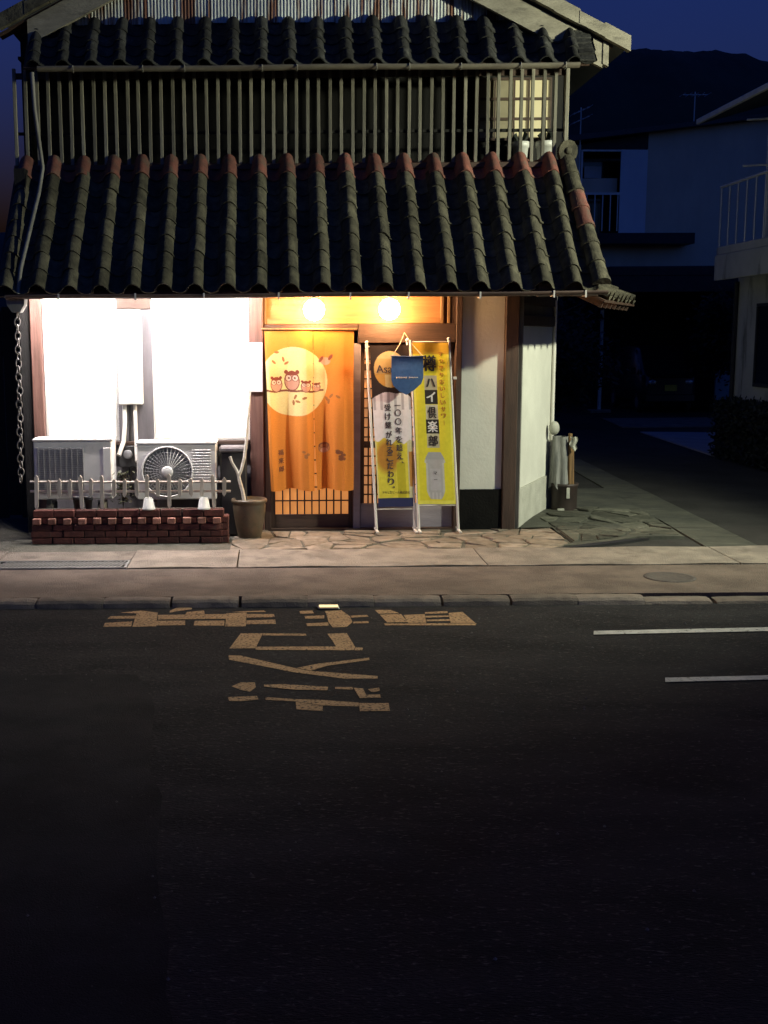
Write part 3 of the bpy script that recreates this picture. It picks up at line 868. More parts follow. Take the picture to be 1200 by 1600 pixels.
part('downpipe', MB().tube([(-2.42, -.26, 4.75), (-2.41, -.25, 4.4), (-2.40, -.10, 4.05), (-2.40, .02, 3.86), (-2.42, -.12, 3.60), (-2.50, -.78, 2.78), (-2.525, -.84, 2.53)], .021, 10), M['pipe_grey'], gu)
hp = thing('rain_hopper', 'grey rainwater hopper box at the left end of the lower eave', 'hopper', (-2.54, -.84, 2.35))
part('box', MB().prism_xz([(-2.635, 2.50), (-2.625, 2.42), (-2.575, 2.35), (-2.50, 2.35), (-2.455, 2.42), (-2.445, 2.50)], -.90, -.76), M['pipe_grey'], hp)
part('rim', MB().cbox(-2.645, -2.435, -.91, -.75, 2.485, 2.508, .004), M['pipe_grey'], hp)
rc = thing('rain_chain', 'metal rain chain hanging from the hopper beside the white window', 'rain chain', (-2.55, -.83, .6))
lk = MB()
lk.tube([(.030 * math.cos(a), .0, .044 * math.sin(a)) for a in [2 * math.pi * i / 12 for i in range(13)]], .0075, 6, caps=False)
lkm = lk.mesh('chain_link', M['chain'])
for i in range(25):
    link('chain_link', lkm, rc, T(-2.54 - .0012 * i + rnd.uniform(-.006, .006), -.83, 2.325 - i * .068) @ RZ(R(35 if i % 2 else 125) + rnd.uniform(-.2, .2)) @ RY(rnd.uniform(-.15, .15)))

# ---- upper lattice balcony
lt = part('lattice', MB().cbox(-2.76, 3.16, .30, .40, 3.865, 3.925, .006), M['wood_h'], tv)
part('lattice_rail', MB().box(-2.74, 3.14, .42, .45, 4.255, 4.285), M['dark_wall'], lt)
part('lattice_rail', MB().box(-2.74, 3.14, .365, .395, 4.82, 4.88), M['wood_h'], lt)
sm = MB().cbox(-.0175, .0175, .33, .362, 3.927, 4.92, .003).mesh('slat', M['grey_wood'])
for k in range(50):
    x = -2.735 + 5.863 * k / 49
    link('slat', sm, lt, T(x + rnd.uniform(-.004, .004), 0, 0) @ T(0, 0, 4.4) @ RY(rnd.uniform(-.005, .005)) @ T(0, 0, -4.4))
part('corner_post', MB().cbox(3.12, 3.165, .37, .42, 3.93, 4.95, .004), M['grey_wood'], lt)
# shoji window at the right end of the balcony
sj = part('balcony_window', MB().box(2.32, 3.11, 1.02, 1.04, 4.26, 4.93), M['shoji_shade_tone'], tv)
for (x0, x1, m_) in ((2.72, 2.865, 'shoji_lit_tone'), (2.875, 3.02, 'shoji_lit_tone'), (3.07, 3.10, 'shoji_lit_tone')):
    for (z0, z1) in ((4.295, 4.475), (4.505, 4.69), (4.72, 4.905)):
        part('paper_pane', MB().box(x0, x1, 1.008, 1.018, z0, z1), M[m_], sj)
for z in (4.27, 4.49, 4.705, 4.92):
    part('window_bar', MB().box(2.31, 3.115, .985, 1.006, z - .014, z + .014), M['wood_h'], sj)
for x in (2.315, 2.49, 2.705, 2.87, 3.045, 3.115):
    part('window_bar', MB().box(x - .009, x + .009, .988, 1.004, 4.26, 4.93), M['wood'], sj)
part('balcony_wall', MB().box(2.30, 3.19, 1.06, 1.10, 3.86, 5.0), M['dark_wall'], tv)
for i, (x, y, z, r, l) in enumerate(((2.76, .86, 3.856, .085, 'left of two white pots behind the balcony lattice'), (3.03, .84, 3.856, .095, 'right of two white pots behind the balcony lattice'))):
    p = thing('flower_pot', l, 'flower pot', (x, y, z), 'white balcony pots')
    part('body', MB().lathe([(r * .7, 0), (r, .30), (r * 1.12, .30), (r * 1.12, .36), (r * .95, .36), (r * .9, .32), (.01, .32)], 18, (x, y, z)), M['cup'], p)
    st_ = MB()
    for k in range(14):
        a = rnd.uniform(0, 6.28); h = rnd.uniform(.05, .16)
        st_.add([(x, y, z + .32), (x + .05 * math.cos(a), y + .05 * math.sin(a), z + .32 + h), (x + .09 * math.cos(a + .3), y + .09 * math.sin(a + .3), z + .34 + h * .6)], [(0, 1, 2)])
    part('foliage', st_, M['dark_leaf'], p)

# ---- pent roof under the gable
PY, PZ, QY, QZ = -.22, 4.82, .14, 5.30
PL = math.hypot(QY - PY, QZ - PZ)
PF = frame((0, PY, PZ), (1, 0, 0), (0, QY - PY, QZ - PZ))
pr = part('pent_roof', MB().box(-2.52, 3.22, 0, PL, -.05, -.03, PF), M['wood_h'], tv)
tb = tile_mesh(.288, .20, .068, .062, M['tile_black'], .018)
for k in range(20):
    for r in range(4):
        link('roof_tile', tb, pr, PF @ T(3.06 - .288 * k, r * .149, 0) @ jit(.006, .016))
# stacked verge tiles at the right end
vt = MB().cbox(-.06, .10, -.02, .13, -.01, .012, .003).mesh('verge_tile', M['tile_black'])
for r in range(7):
    link('verge_tile', vt, pr, PF @ T(3.16, .0 + r * .082, .035) @ RX(R(-9)) @ jit(.006, .03))

# ---- gable with rusty corrugated sheets
def zroof(x): return 6.60 - .5 * abs(x - .185) - .02
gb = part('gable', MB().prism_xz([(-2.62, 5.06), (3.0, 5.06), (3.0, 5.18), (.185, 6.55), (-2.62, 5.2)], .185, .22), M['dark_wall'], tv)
xs = -2.62
i = 0
while xs < 2.98:
    x1 = min(xs + .655, 2.98)
    n = int((x1 - xs) / .0345 * 6)
    zb = 5.315 + rnd.uniform(-.014, .012)
    mb = MB()
    yy = .17 - .006 * (i % 2)
    def fn(u, v, xs=xs, x1=x1, zb=zb, yy=yy):
        x = xs + (x1 - xs + .02) * u
        zt = max(zb + .005, zroof(x))
        return (x, yy - .005 * math.cos(2 * math.pi * x / .0345), zb + (zt - zb) * v)
    mb.grid(n, 1, fn, True)
    part('cladding_sheet', mb, M['clad'], gb)
    xs = x1
    i += 1

# main roof, bargeboards and verge
def slope_board(x0, x1, za, zb_, y0, y1, side):
    """board following the gable slope between offsets za..zb_ below/above the roof line"""
    p = [(x0, 6.585 - .5 * abs(x0 - .185) + za), (x1, 6.585 - .5 * abs(x1 - .185) + za), (x1, 6.585 - .5 * abs(x1 - .185) + zb_), (x0, 6.585 - .5 * abs(x0 - .185) + zb_)]
    return MB().prism_xz(p, y0, y1)
part('main_roof', slope_board(.185, 3.62, .10, .20, -.02, 8.1, 1), M['roof_dark'], tv)
part('main_roof', slope_board(-2.70, .185, .10, .20, -.02, 8.1, -1), M['roof_dark'], tv)
bb = part('bargeboard', slope_board(.19, 3.40, -.17, .075, -.01, .045, 1), M['barge'], tv)
part('board_end', slope_board(3.402, 3.46, -.13, .09, -.02, .05, 1), M['barge'], bb)
part('bargeboard', slope_board(-2.50, .185, -.17, .075, -.01, .045, -1), M['barge'], tv)
part('soffit_board', slope_board(.19, 3.5, .075, .098, .0, .175, 1), M['wood'], tv)
part('soffit_board', slope_board(-2.8, .18, .075, .098, .0, .175, -1), M['wood'], tv)
for sgn in (1, -1):
    for k in range(13):
        x0 = .25 + .262 * k
        x1 = x0 + .27
        if sgn < 0:
            x0, x1 = .37 - x1, .37 - x0
            if x0 < -2.85: continue
        if x1 > 3.74: x1 = 3.74
        part('verge_tile', slope_board(x0, x1, .105 + .006 * (k % 2), .235 + .02 * ((k + 1) % 2), -.09 - .005 * (k % 2), .0, sgn), M['barge'] if sgn > 0 else M['tile'], tv)
part('purlin_end', MB().cbox(3.30, 3.40, .05, .17, 5.0, 5.10, .01), M['barge'], tv)

# ---- lamps of the tavern
for i, (x, lab) in enumerate(((.42, 'glowing warm globe bulb over the orange curtain'), (1.205, 'glowing warm globe bulb over the banners'))):
    b = thing('globe_lamp', lab, 'lamp', (x, -.24, 2.37), 'globe bulbs over the door')
    part('bulb', MB().sphere((x, -.24, 2.37), .110, 28, 18), M['bulb'], b)
    part('socket', MB().lathe([(.03, 0), (.034, .05), (.024, .09), (.012, .10), (.012, .225)], 14, (x, -.24, 2.485)), M['wood'], b)
for i, (x0, x1, lab) in enumerate(((-2.42, -1.80, 'fluorescent tube light under the eave over the left window'), (-1.25, -.40, 'fluorescent tube light under the eave over the right window'))):
    b = thing('tube_light', lab, 'lamp', ((x0 + x1) / 2, -.55, 2.7), 'tube lights under the eave')
    part('fitting', MB().cbox(x0 - .04, x1 + .04, -.64, -.52, 2.650, 2.675, .006), M['duct'], b)
    part('tube', MB().tube([(x0, -.59, 2.622), (x1, -.59, 2.622)], .016, 10), M['tube'], b)
    part('added_baffle', MB().box(x0 - .05, x1 + .05, -.665, -.655, 2.545, 2.66), M['duct'], b)  # unseen flange added to keep the tube's light off the far road
    part('end_cap', MB().box(x0 - .03, x0 - .002, -.61, -.57, 2.598, 2.649), M['duct'], b)
    part('end_cap', MB().box(x1 + .002, x1 + .03, -.61, -.57, 2.598, 2.649), M['duct'], b)

# ================================================================ things in front of the tavern
# ---- lettering
_tx = {}
def glyph(s):
    """outline of a string as flat triangles, centred, unit height of a full-width character"""
    if s not in _tx:
        cu = bpy.data.curves.new('glyph', 'FONT')
        cu.body = s
        cu.resolution_u = 3
        ob = bpy.data.objects.new('glyph', cu)
        col.objects.link(ob)
        bpy.context.view_layer.update()
        me = bpy.data.meshes.new_from_object(ob.evaluated_get(bpy.context.evaluated_depsgraph_get()))
        vs = [v.co.copy() for v in me.vertices]
        fs = [tuple(p.vertices) for p in me.polygons]
        bpy.data.objects.remove(ob, do_unlink=True)
        bpy.data.curves.remove(cu)
        bpy.data.meshes.remove(me)
        x0, x1 = min(v.x for v in vs), max(v.x for v in vs)
        y0, y1 = min(v.y for v in vs), max(v.y for v in vs)
        c = Vector(((x0 + x1) / 2, (y0 + y1) / 2, 0))
        _tx[s] = ([v - c for v in vs], fs, x1 - x0, y1 - y0)
    return _tx[s]

def put_text(mb, s, fn, cx, cy, w=None, h=None):
    """draw string centred at (cx,cy) in the cloth's own coordinates; fn maps them to space"""
    vs, fs, tw, th = glyph(s)
    k = (w / tw) if w else (h / th)
    kx = k
    ky = (h / th) if h else k
    if isinstance(mb, tuple):
        g_ = MB()
        for q, dx in enumerate((0, .035, -.035, .0) if len(s) == 1 else (0, .02)):
            dy = .03 if q == 3 else 0
            pts = [fn(cx + (v.x + dx) * kx, cy - (v.y + dy) * ky) for v in vs]
            g_.add([(p_[0], p_[1] - .0007 * q, p_[2]) for p_ in pts], fs)
        part('character', g_, mb[0], mb[1])
    else:
        mb.add([fn(cx + v.x * kx, cy - v.y * ky) for v in vs], fs)

def colour_mesh(name, mb, mt, cols):
    me = mb.mesh(name, mt)
    at_ = me.color_attributes.new('col', 'FLOAT_COLOR', 'POINT')
    flat = []
    for c in cols: flat += [c[0], c[1], c[2], 1.0]
    at_.data.foreach_set('color', flat)
    return me

# ---- entrance curtain with moon and owls (coordinates of the print: 413..553 across, 515..765 down)
OR, MOON, BR, PK = (.80, .285, .042), (.95, .80, .36), (.24, .075, .04), (.72, .38, .26)
def ell(x, y, cx, cy, rx, ry): return ((x - cx) / rx) ** 2 + ((y - cy) / ry) ** 2
owls = [(429, 599, 9.5, 12), (454, 594, 12.5, 16), (476.5, 602, 8.5, 9), (493, 603.5, 7, 7)]
def noren_col(x, y):
    c = OR
    if ell(x, y, 457, 595, 54, 54) < 1:
        c = MOON
    br = 609.5 - .00035 * (x - 460) ** 2 + .8 * math.sin(x * .21)
    if x < 505 and abs(y - br) < 1.5: c = BR
    for cx, cy, rx, ry in owls:
        e = ell(x, y, cx, cy, rx, ry)
        if e < 1.0:
            c = PK if y > cy else (.62, .28, .18)
            if e > .78: c = BR
            for s in (-1, 1):
                q = ell(x, y, cx + s * rx * .43, cy - ry * .28, rx * .42, ry * .34)
                if q < 1: c = (.92, .72, .55) if q < .68 else BR
                if ell(x, y, cx + s * rx * .38, cy - ry * .28, rx * .13, ry * .11) < 1: c = BR
            if y < cy - ry * .62 + abs(x - cx) * -.12 + 1.0 and e < 1: c = (.28, .06, .03)
        for s in (-1, 1):
            if ell(x, y, cx + s * rx * .72, cy - ry * .88, rx * .26, ry * .2) < 1: c = (.28, .06, .03)
    # flying owl
    if ell(x, y, 508, 563, 8, 6) < 1: c = PK
    for cx, cy in ((501, 560), (516, 557)):
        if ell((x - cx) * .8 + (y - cy) * .6, (y - cy) * .8 - (x - cx) * .6, 0, 0, 2.6, 5.5) < 1: c = BR
    # leaves
    for i, (cx, cy) in enumerate(((431, 549), (441, 560), (446, 566), (426, 564), (459, 619), (463, 626), (456, 628), (474, 620), (510, 622), (517, 617), (528, 618), (513, 626))):
        a = i * 1.3
        dx, dy = x - cx, y - cy
        if ell(dx * math.cos(a) + dy * math.sin(a), dy * math.cos(a) - dx * math.sin(a), 0, 0, 4.2, 1.9) < 1: c = (.42, .17, .05)
    # lower owl and blots
    if ell(x, y, 504, 699, 10, 8) < 1: c = (.50, .20, .08)
    if ell(x, y, 504, 695, 9, 4.5) < 1 and ell(x, y, 500.5, 696, 3, 2.6) > 1 and ell(x, y, 507.5, 696, 3, 2.6) > 1: c = BR
    if ell(x, y, 504, 703, 6, 4) < 1: c = PK
    for k in range(7):
        if ell(x, y, 531 + 5 * math.sin(k * 2.1), 709 + 6 * math.cos(k * 1.7), 4.2, 2.6) < 1: c = (.26, .09, .04)
    for k in range(4):
        if ell(x, y, 474 + 4 * math.sin(k * 2.1), 708 + 4 * math.cos(k * 1.7), 3, 2) < 1: c = (.45, .18, .06)
    return c
def tri(t):
    t = t % 1.0
    return 1 - 4 * abs(t - .5)
def noren_pos(px, py, off=0.):
    u = (px - 413) / 140
    v = (py - 515) / 250
    x0 = -.100 + .062 * v ** 1.2
    x = x0 + u * (.845 - .004 * v - x0)
    z = 2.165 - 1.695 * v - .006 * u
    k = v ** .75
    fold = k * (.058 * tri(u * 2.35 + .42) + .020 * math.sin(u * 17 + 1.2) + .012 * math.sin(u * 31 + v * 3)) + .004 * math.sin(v * 9 + u * 4)
    return (x + .006 * math.sin(v * 6 + u * 3) * v, -.115 - fold - off - .03 * v, z - .010 * v * math.sin(u * 15 + .6))
nr = thing('noren_curtain', 'orange entrance curtain printed with a moon and owls in the doorway', 'curtain', (.37, -.12, .47))
for (a, b) in ((413, 488.4), (489.2, 553)):
    nu, nv = int((b - a) * 1.9), 400
    mb = MB()
    cols = []
    for j in range(nv + 1):
        for i in range(nu + 1):
            py = 515 + 250 * j / nv
            px = a + (b - a) * i / nu
            if py > 640:      # the slit opens towards the hem
                gap = 2.6 * ((py - 640) / 125) ** 1.5
                px = a + (b - a - gap * (a < 420)) * i / nu if a < 420 else a + gap * .5 + (b - a - gap * .5) * i / nu
            cols.append(noren_col(px, py))
    it = iter(range(10 ** 9))
    def fn(u, v, a=a, b=b):
        py = 515 + 250 * v
        px = a + (b - a) * u
        if py > 640:
            gap = 2.6 * ((py - 640) / 125) ** 1.5
            px = a + (b - a - gap) * u if a < 420 else a + gap * .5 + (b - a - gap * .5) * u
        return noren_pos(px, py)
    mb.grid(nu, nv, fn, True)
    link('curtain_panel', colour_mesh('curtain_panel', mb, M['noren'], cols), nr)
part('curtain_rod', MB().tube([(-.13, -.118, 2.175), (.88, -.118, 2.165)], .014, 10), M['bundle_wood'], nr)
mb = (M['ink_brown'], nr)
for i, ch in enumerate('福来郎'):
    put_text(mb, ch, lambda x, y: noren_pos(x, y, .004), 432.5, 705 + i * 13, h=8.5)

# ---- the two banners on pole stands
def quad_fn(TL, TR, BL, BR_, y0, sway, ph):
    def fn(u, v, off=0.):
        x = (TL[0] * (1 - u) + TR[0] * u) * (1 - v) + (BL[0] * (1 - u) + BR_[0] * u) * v
        z = (TL[1] * (1 - u) + TR[1] * u) * (1 - v) + (BL[1] * (1 - u) + BR_[1] * u) * v
        y = y0 + sway * math.sin(u * 3.1) * (.5 + .5 * math.sin(v * 5 + ph)) + .006 * math.sin(u * 9 + v * 4 + ph) - .05 * v
        return (x, y - off, z)
    return fn
def pole_stand(root, tops, feet, y0, bars):
    for (xt, zt), xb in zip(tops, feet):
        part('pole', MB().tube([(xt, y0 + .012, zt), (xb, y0 - .05, .03)], .0145, 8), M['pole'], root)
        part('foot', MB().cbox(xb - .014, xb + .014, y0 - .20, y0 + .10, .024, .044, .004), M['pole'], root)
    for z in bars:
        (xa, za), (xb, zb) = tops
        t = 1 - z / za
        part('cross_bar', MB().tube([(xa + (feet[0] - xa) * t, y0 + .012 - .06 * t, z), (xb + (feet[1] - xb) * t, y0 + .012 - .06 * t, z)], .007, 8), M['pole'], root)

# beer banner
b1 = thing('beer_banner', 'white and yellow beer banner with black top and gold disc on poles', 'banner', (1.25, -.18, 0))
f1 = quad_fn((1.005, 1.995), (1.415, 2.0), (1.105, .285), (1.500, .290), -.17, -.012, .4)
GOLD, YEL, FOAM = (.66, .46, .17), (.80, .71, .06), (.86, .82, .82)
def ban1_col(u, v):
    y = 540 + v * 252
    x = u * 62           # 0..62 across
    c = (.022, .012, .010)
    if ell(x, y, 31, 577, 26, 28) < 1:
        c = GOLD
        if y > 583: c = (.62, .36, .07)
        if 22 < x < 32 and y > 585: c = (.80, .66, .30)
        if y < 560: c = (.68, .53, .25)
    top = 613 + 9 * ((x - 31) / 31) ** 4 + 1.2 * math.sin(x * .2)
    if y > top:
        c = FOAM
        if y < 640 and (math.sin(x * .55) > .45): c = (.52, .48, .50)
        e = 690 + 3 * math.sin(x * .3) - (4 if x < 24 else 0)
        if y > e:
            c = YEL
            t = ell(x, y, 20, 712, 24, 32)
            if t < 1:
                k = min(1, (1 - t) * 1.6)
                c = tuple(p * (1 - k) + q * k for p, q in zip(YEL, (.52, .24, .03)))
            if x > 53: c = (.66, .62, .36)
            if x > 55 and 705 < y < 760: c = (.56, .25, .05)
            if 34 < x < 48 and y > 722: c = (.55, .50, .02)
            if x < 2.5: c = (.78, .72, .30)
        if y > 778: c = (.018, .025, .10)
    return c
nu, nv = 90, 330
mb = MB().grid(nu, nv, lambda u, v: f1(u, v), True)
link('banner_cloth', colour_mesh('banner_cloth', mb, M['banner'], [ban1_col(i / nu, j / nv) for j in range(nv + 1) for i in range(nu + 1)]), b1)
q1 = lambda x, y: f1(x / 62, (y - 540) / 252, .004)
mb = (M['ink_grey'], b1)
put_text(mb, 'Asahi', q1, 27, 576, w=37, h=12)
cols_ = [('一〇〇年を超え、', 40, [633, 644.5, 658, 672, 686, 699, 712, 722]), ('受け継がれるこだわり。', 23.5, [636, 650, 663, 678, 690, 703, 715, 727, 740, 752, 761])]
for s, cx, ys in cols_:
    for ch, y in zip(s, ys):
        if ch in '、。':
            put_text(mb, ch, q1, cx + 4, y, h=3)
        elif ch == '一':
            put_text(mb, ch, q1, cx, y, w=9.5)
        else:
            put_text(mb, ch, q1, cx, y, w=9.8, h=10.5)
mb = (M['ink'], b1)
put_text(mb, 'アサヒ生ビール株式会社', q1, 31, 769, w=46, h=4.5)
pole_stand(b1, [(.975, 2.02), (1.405, 2.04)], [1.087, 1.500], -.165, (.26, 1.985))
part('pole_cap', MB().sphere((.976, -.155, 2.03), .018, 10, 8), M['pole'], b1)
part('pole_cap', MB().sphere((1.402, -.155, 2.05), .018, 10, 8), M['pole'], b1)

# yellow banner
b2 = thing('yellow_banner', 'tall yellow banner with black and white squares of lettering on poles', 'banner', (1.75, -.2, 0))
f2 = quad_fn((1.448, 2.024), (1.830, 2.022), (1.525, .316), (1.940, .313), -.19, .010, 1.7)
YB = (.80, .70, .035)
def in_box(x, y, cx, cy, w, h): return abs(x - cx) < w / 2 and abs(y - cy) < h / 2
def ban2_col(u, v):
    y = 535 + v * 252
    x = u * 60
    c = YB
    if x < 4 or x > 56.5 or y > 781: c = (.88, .82, .11)
    if y < 553: c = (.64, .42, .03)
    if in_box(x, y, 28, 597, 21, 22): c = (.50, .44, .30)
    if in_box(x, y, 28, 643, 20, 24): c = (.62, .58, .42)
    if in_box(x, y, 28, 687, 20, 22): c = (.60, .56, .36)
    if in_box(x, y, 28, 619, 21, 22): c = (.022, .018, .016)
    if in_box(x, y, 28, 665, 21, 22): c = (.022, .018, .016)
    # mug
    w = 32 if y < 722 else 28
    if in_box(x, y, 29, 742, w, 74) and not (ell(x, y, 29, 742, w / 2 + 3, 42) > 1):
        c = (.47, .47, .46)
        if abs(x - 29) > w / 2 - 3: c = (.60, .60, .52)
        if y < 716: c = (.40, .42, .42)
        if in_box(x, y, 29, 748, 16, 34): c = (.52, .52, .53)
        if y > 768 and math.sin(x * 1.1) > .2: c = (.58, .58, .56)
    return c
mb = MB().grid(nu, nv, lambda u, v: f2(u, v), True)
link('banner_cloth', colour_mesh('banner_cloth', mb, M['banner'], [ban2_col(i / nu, j / nv) for j in range(nv + 1) for i in range(nu + 1)]), b2)
q2 = lambda x, y: f2(x / 60, (y - 535) / 252, .004)
mb = (M['ink'], b2)
put_text(mb, '樽', q2, 27.5, 567, w=21, h=24)
put_text(mb, 'ハ', q2, 28, 597, w=14, h=13)
put_text(mb, '倶', q2, 28, 643, w=13, h=18)
put_text(mb, '部', q2, 28, 687, w=14, h=16)
for ch, y in (('マ', 738), ('一', 748)):
    put_text(mb, ch, q2, 29, y, w=5)
mb = (M['ink_white'], b2)
put_text(mb, 'イ', q2, 27.5, 619, w=14, h=15)
put_text(mb, '楽', q2, 28, 665, w=15, h=17)
mb = (M['ink_orange'], b2)
for i, ch in enumerate('すっきりおいしいサワー'):
    put_text(mb, ch if ch != 'ー' else '｜', q2, 46.5, 553 + i * 10.6, h=7.2 if ch != 'っ' else 5.2)
pole_stand(b2, [(1.435, 2.05), (1.838, 2.055)], [1.540, 1.963], -.185, (.30, 2.03))
part('pole_cap', MB().sphere((1.837, -.173, 2.06), .018, 10, 8), M['pole'], b2)
part('clip', MB().cbox(1.885, 1.925, -.20, -.17, 1.635, 1.665, .004), M['pole'], b2)

# ---- blue pennant on a string
pn = thing('blue_pennant', 'small blue shield-shaped pennant hanging between the two banners', 'pennant', (1.39, -.28, 1.48))
sh = [(1.225, 1.887), (1.39, 1.878), (1.558, 1.882), (1.560, 1.66), (1.540, 1.60), (1.47, 1.535), (1.385, 1.482), (1.31, 1.52), (1.245, 1.58), (1.225, 1.64)]
mb = MB()
n = len(sh)
ctr = (1.392, 1.70)
rings = 6
vs = [(ctr[0], -.295, ctr[1])]
for r in range(1, rings + 1):
    t = r / rings
    for (x, z) in sh:
        X, Z = ctr[0] + (x - ctr[0]) * t, ctr[1] + (z - ctr[1]) * t
        vs.append((X, -.28 - .015 * math.cos((X - ctr[0]) * 6) + .008 * math.sin(Z * 14), Z))
fs = [(0, 1 + i, 1 + (i + 1) % n) for i in range(n)]
for r in range(rings - 1):
    for i in range(n):
        a, b = 1 + r * n + i, 1 + r * n + (i + 1) % n
        fs.append((a, a + n, b + n, b))
mb.add(vs, fs, True)
part('cloth', mb, M['pennant'], pn)
part('hem_bar', MB().tube([(1.215, -.285, 1.888), (1.39, -.29, 1.880), (1.568, -.285, 1.884)], .006, 6), M['pennant'], pn)
part('string', MB().tube([(1.385, -.04, 2.13), (1.33, -.18, 2.02), (1.235, -.285, 1.89)], .004, 6), M['cord'], pn)
part('string', MB().tube([(1.385, -.04, 2.13), (1.44, -.18, 2.02), (1.55, -.285, 1.886)], .003, 6), M['cord'], pn)
mb = MB()
x = 1.275
while x < 1.50:
    if not 1.375 < x < 1.395:
        h = rnd.uniform(.006, .014)
        for k in range(2):
            mb.tube([(x + .004 * k, -.305, 1.665 - h + .006 * k), (x + .006, -.306, 1.665 + h * (.5 - k)), (x + .013, -.305, 1.665 - h * .3)], .0022, 4)
    x += .0165
part('lettering', mb, M['ink_white'], pn)

# ---- white plate on the post
solo('notice_plate', MB().cbox(-.262, -.122, -.075, -.056, 1.515, 2.037, .004), M['paper_sign'],
     'blank white notice plate fixed to the post left of the curtain', 'sign')

# ---- air conditioners
def ac_unit(x0, x1, z0, z1, y, kind, label):
    a = thing('air_conditioner', label, 'air conditioner', ((x0 + x1) / 2, y + .15, 0), 'outdoor air conditioner units')
    bd = part('casing', MB().cbox(x0, x1, y, y + .29, z0, z1 - .03, .012), M['ac_white'], a)
    part('lid', MB().cbox(x0 - .008, x1 + .008, y - .008, y + .298, z1 - .029, z1, .008), M['ac_white'], a)
    for x in (x0 + .12, x1 - .16):
        part('foot', MB().cbox(x, x + .05, y - .01, y + .30, z0 - .05, z0 - .001, .004), M['dark_metal'], a)
        part('stand', MB().box(x - .01, x + .06, y + .02, y + .27, .03, z0 - .051), M['concrete'], a)
    if kind == 'round':
        cx, cz, r = -1.125, .705, .262
        part('fan_recess', MB().lathe([(r, 0), (r, .004), (.01, .004)], 40, M=T(cx, y - .002, cz) @ RX(R(90))), M['ac_grille'], a)
        gr_ = part('fan_grille', MB().tube([(cx + r * math.cos(t), y - .012, cz + r * math.sin(t)) for t in [2 * math.pi * i / 48 for i in range(49)]], .009, 6, caps=False), M['ac_white'], a)
        for rr in (.085, .115, .145, .175, .205, .235):
            part('grille_ring', MB().tube([(cx + rr * math.cos(t), y - .014, cz + rr * math.sin(t)) for t in [2 * math.pi * i / 36 for i in range(37)]], .0035, 5, caps=False), M['ac_grille'], gr_)
        for i in range(36):
            t = 2 * math.pi * i / 36
            part('grille_wire', MB().tube([(cx + .05 * math.cos(t), y - .018, cz + .05 * math.sin(t)), (cx + r * math.cos(t + .16), y - .014, cz + r * math.sin(t + .16))], .004, 5), M['ac_white'] if -.2 < math.sin(t - .6) and math.cos(t) > .1 else M['ac_grille'], gr_)
        part('fan_hub', MB().lathe([(.062, 0), (.060, .012), (.048, .018), (.01, .019)], 24, M=T(cx, y - .012, cz) @ RX(R(90))), M['ac_white'], a)
        lv = MB().cbox(-.867, -.667, y - .010, y + .0, -.008, .006, .003).mesh('louvre', M['ac_white'])
        for i in range(11):
            link('louvre', lv, a, T(0, 0, .64 + i * .029))
    else:
        gp = part('front_grille', MB().box(-2.463, -1.985, y - .008, y - .001, .50, .975), M['ac_grille'], a)
        bar_ = MB().box(-2.46, -1.988, y - .014, y - .0085, -.004, .004).mesh('grille_bar', M['ac_grille'])
        for i in range(24):
            link('grille_bar', bar_, gp, T(0, 0, .51 + i * .0195))
        vb = MB().box(-.004, .004, y - .018, y - .0145, .50, .975).mesh('grille_bar', M['ac_grille'])
        for i in range(9):
            link('grille_bar', vb, gp, T(-2.455 + i * .058, 0, 0))
        part('side_cover', MB().cbox(-1.78, -1.70, y - .012, y - .0005, .48, .97, .004), M['ac_white'], a)
    return a
ac_unit(-2.505, -1.688, .43, 1.068, -.50, 'square', 'white air conditioner with square grey grille under the left window')
ac_unit(-1.445, -.612, .41, 1.022, -.42, 'round', 'white air conditioner with round fan grille under the right window')
# pipe cover and hoses between the windows
dc = thing('pipe_duct', 'white pipe cover box with hoses on the pier between the bright windows', 'pipe duct', (-1.53, -.06, 1.4))
part('cover', MB().cbox(-1.655, -1.402, -.13, -.004, 1.39, 2.385, .012), M['duct'], dc)
part('hose', MB().tube([(-1.60, -.08, 1.40), (-1.60, -.09, 1.2), (-1.615, -.11, 1.0), (-1.66, -.2, .86)], .024, 10), M['duct'], dc)
part('hose', MB().tube([(-1.49, -.08, 1.40), (-1.485, -.10, 1.1), (-1.475, -.16, .9), (-1.46, -.25, .80)], .021, 10), M['duct'], dc)
part('hose', MB().tube([(-1.545, -.06, 1.40), (-1.55, -.05, 1.1), (-1.56, -.05, .4)], .016, 8), M['dark_metal'], dc)
mbx = thing('meter_box', 'small dark meter box low on the wall between the air conditioners', 'meter box', (-1.57, -.05, .7))
part('case', MB().cbox(-1.672, -1.475, -.10, -.003, .72, .95, .008), M['dark_metal'], mbx)
part('dial', MB().lathe([(.05, 0), (.05, .01), (.04, .014), (.005, .014)], 20, M=T(-1.575, -.101, .86) @ RX(R(90))), M['ac_grille'], mbx)
bn = thing('storage_bin', 'dark bin with a pale lid beside the right air conditioner', 'bin', (-.44, -.25, 0))
part('body', MB().cbox(-.575, -.30, -.38, -.10, .02, .90, .015), M['dark_metal'], bn)
part('lid', MB().cbox(-.585, -.29, -.39, -.09, .901, .955, .015), M['grey_board'], bn)

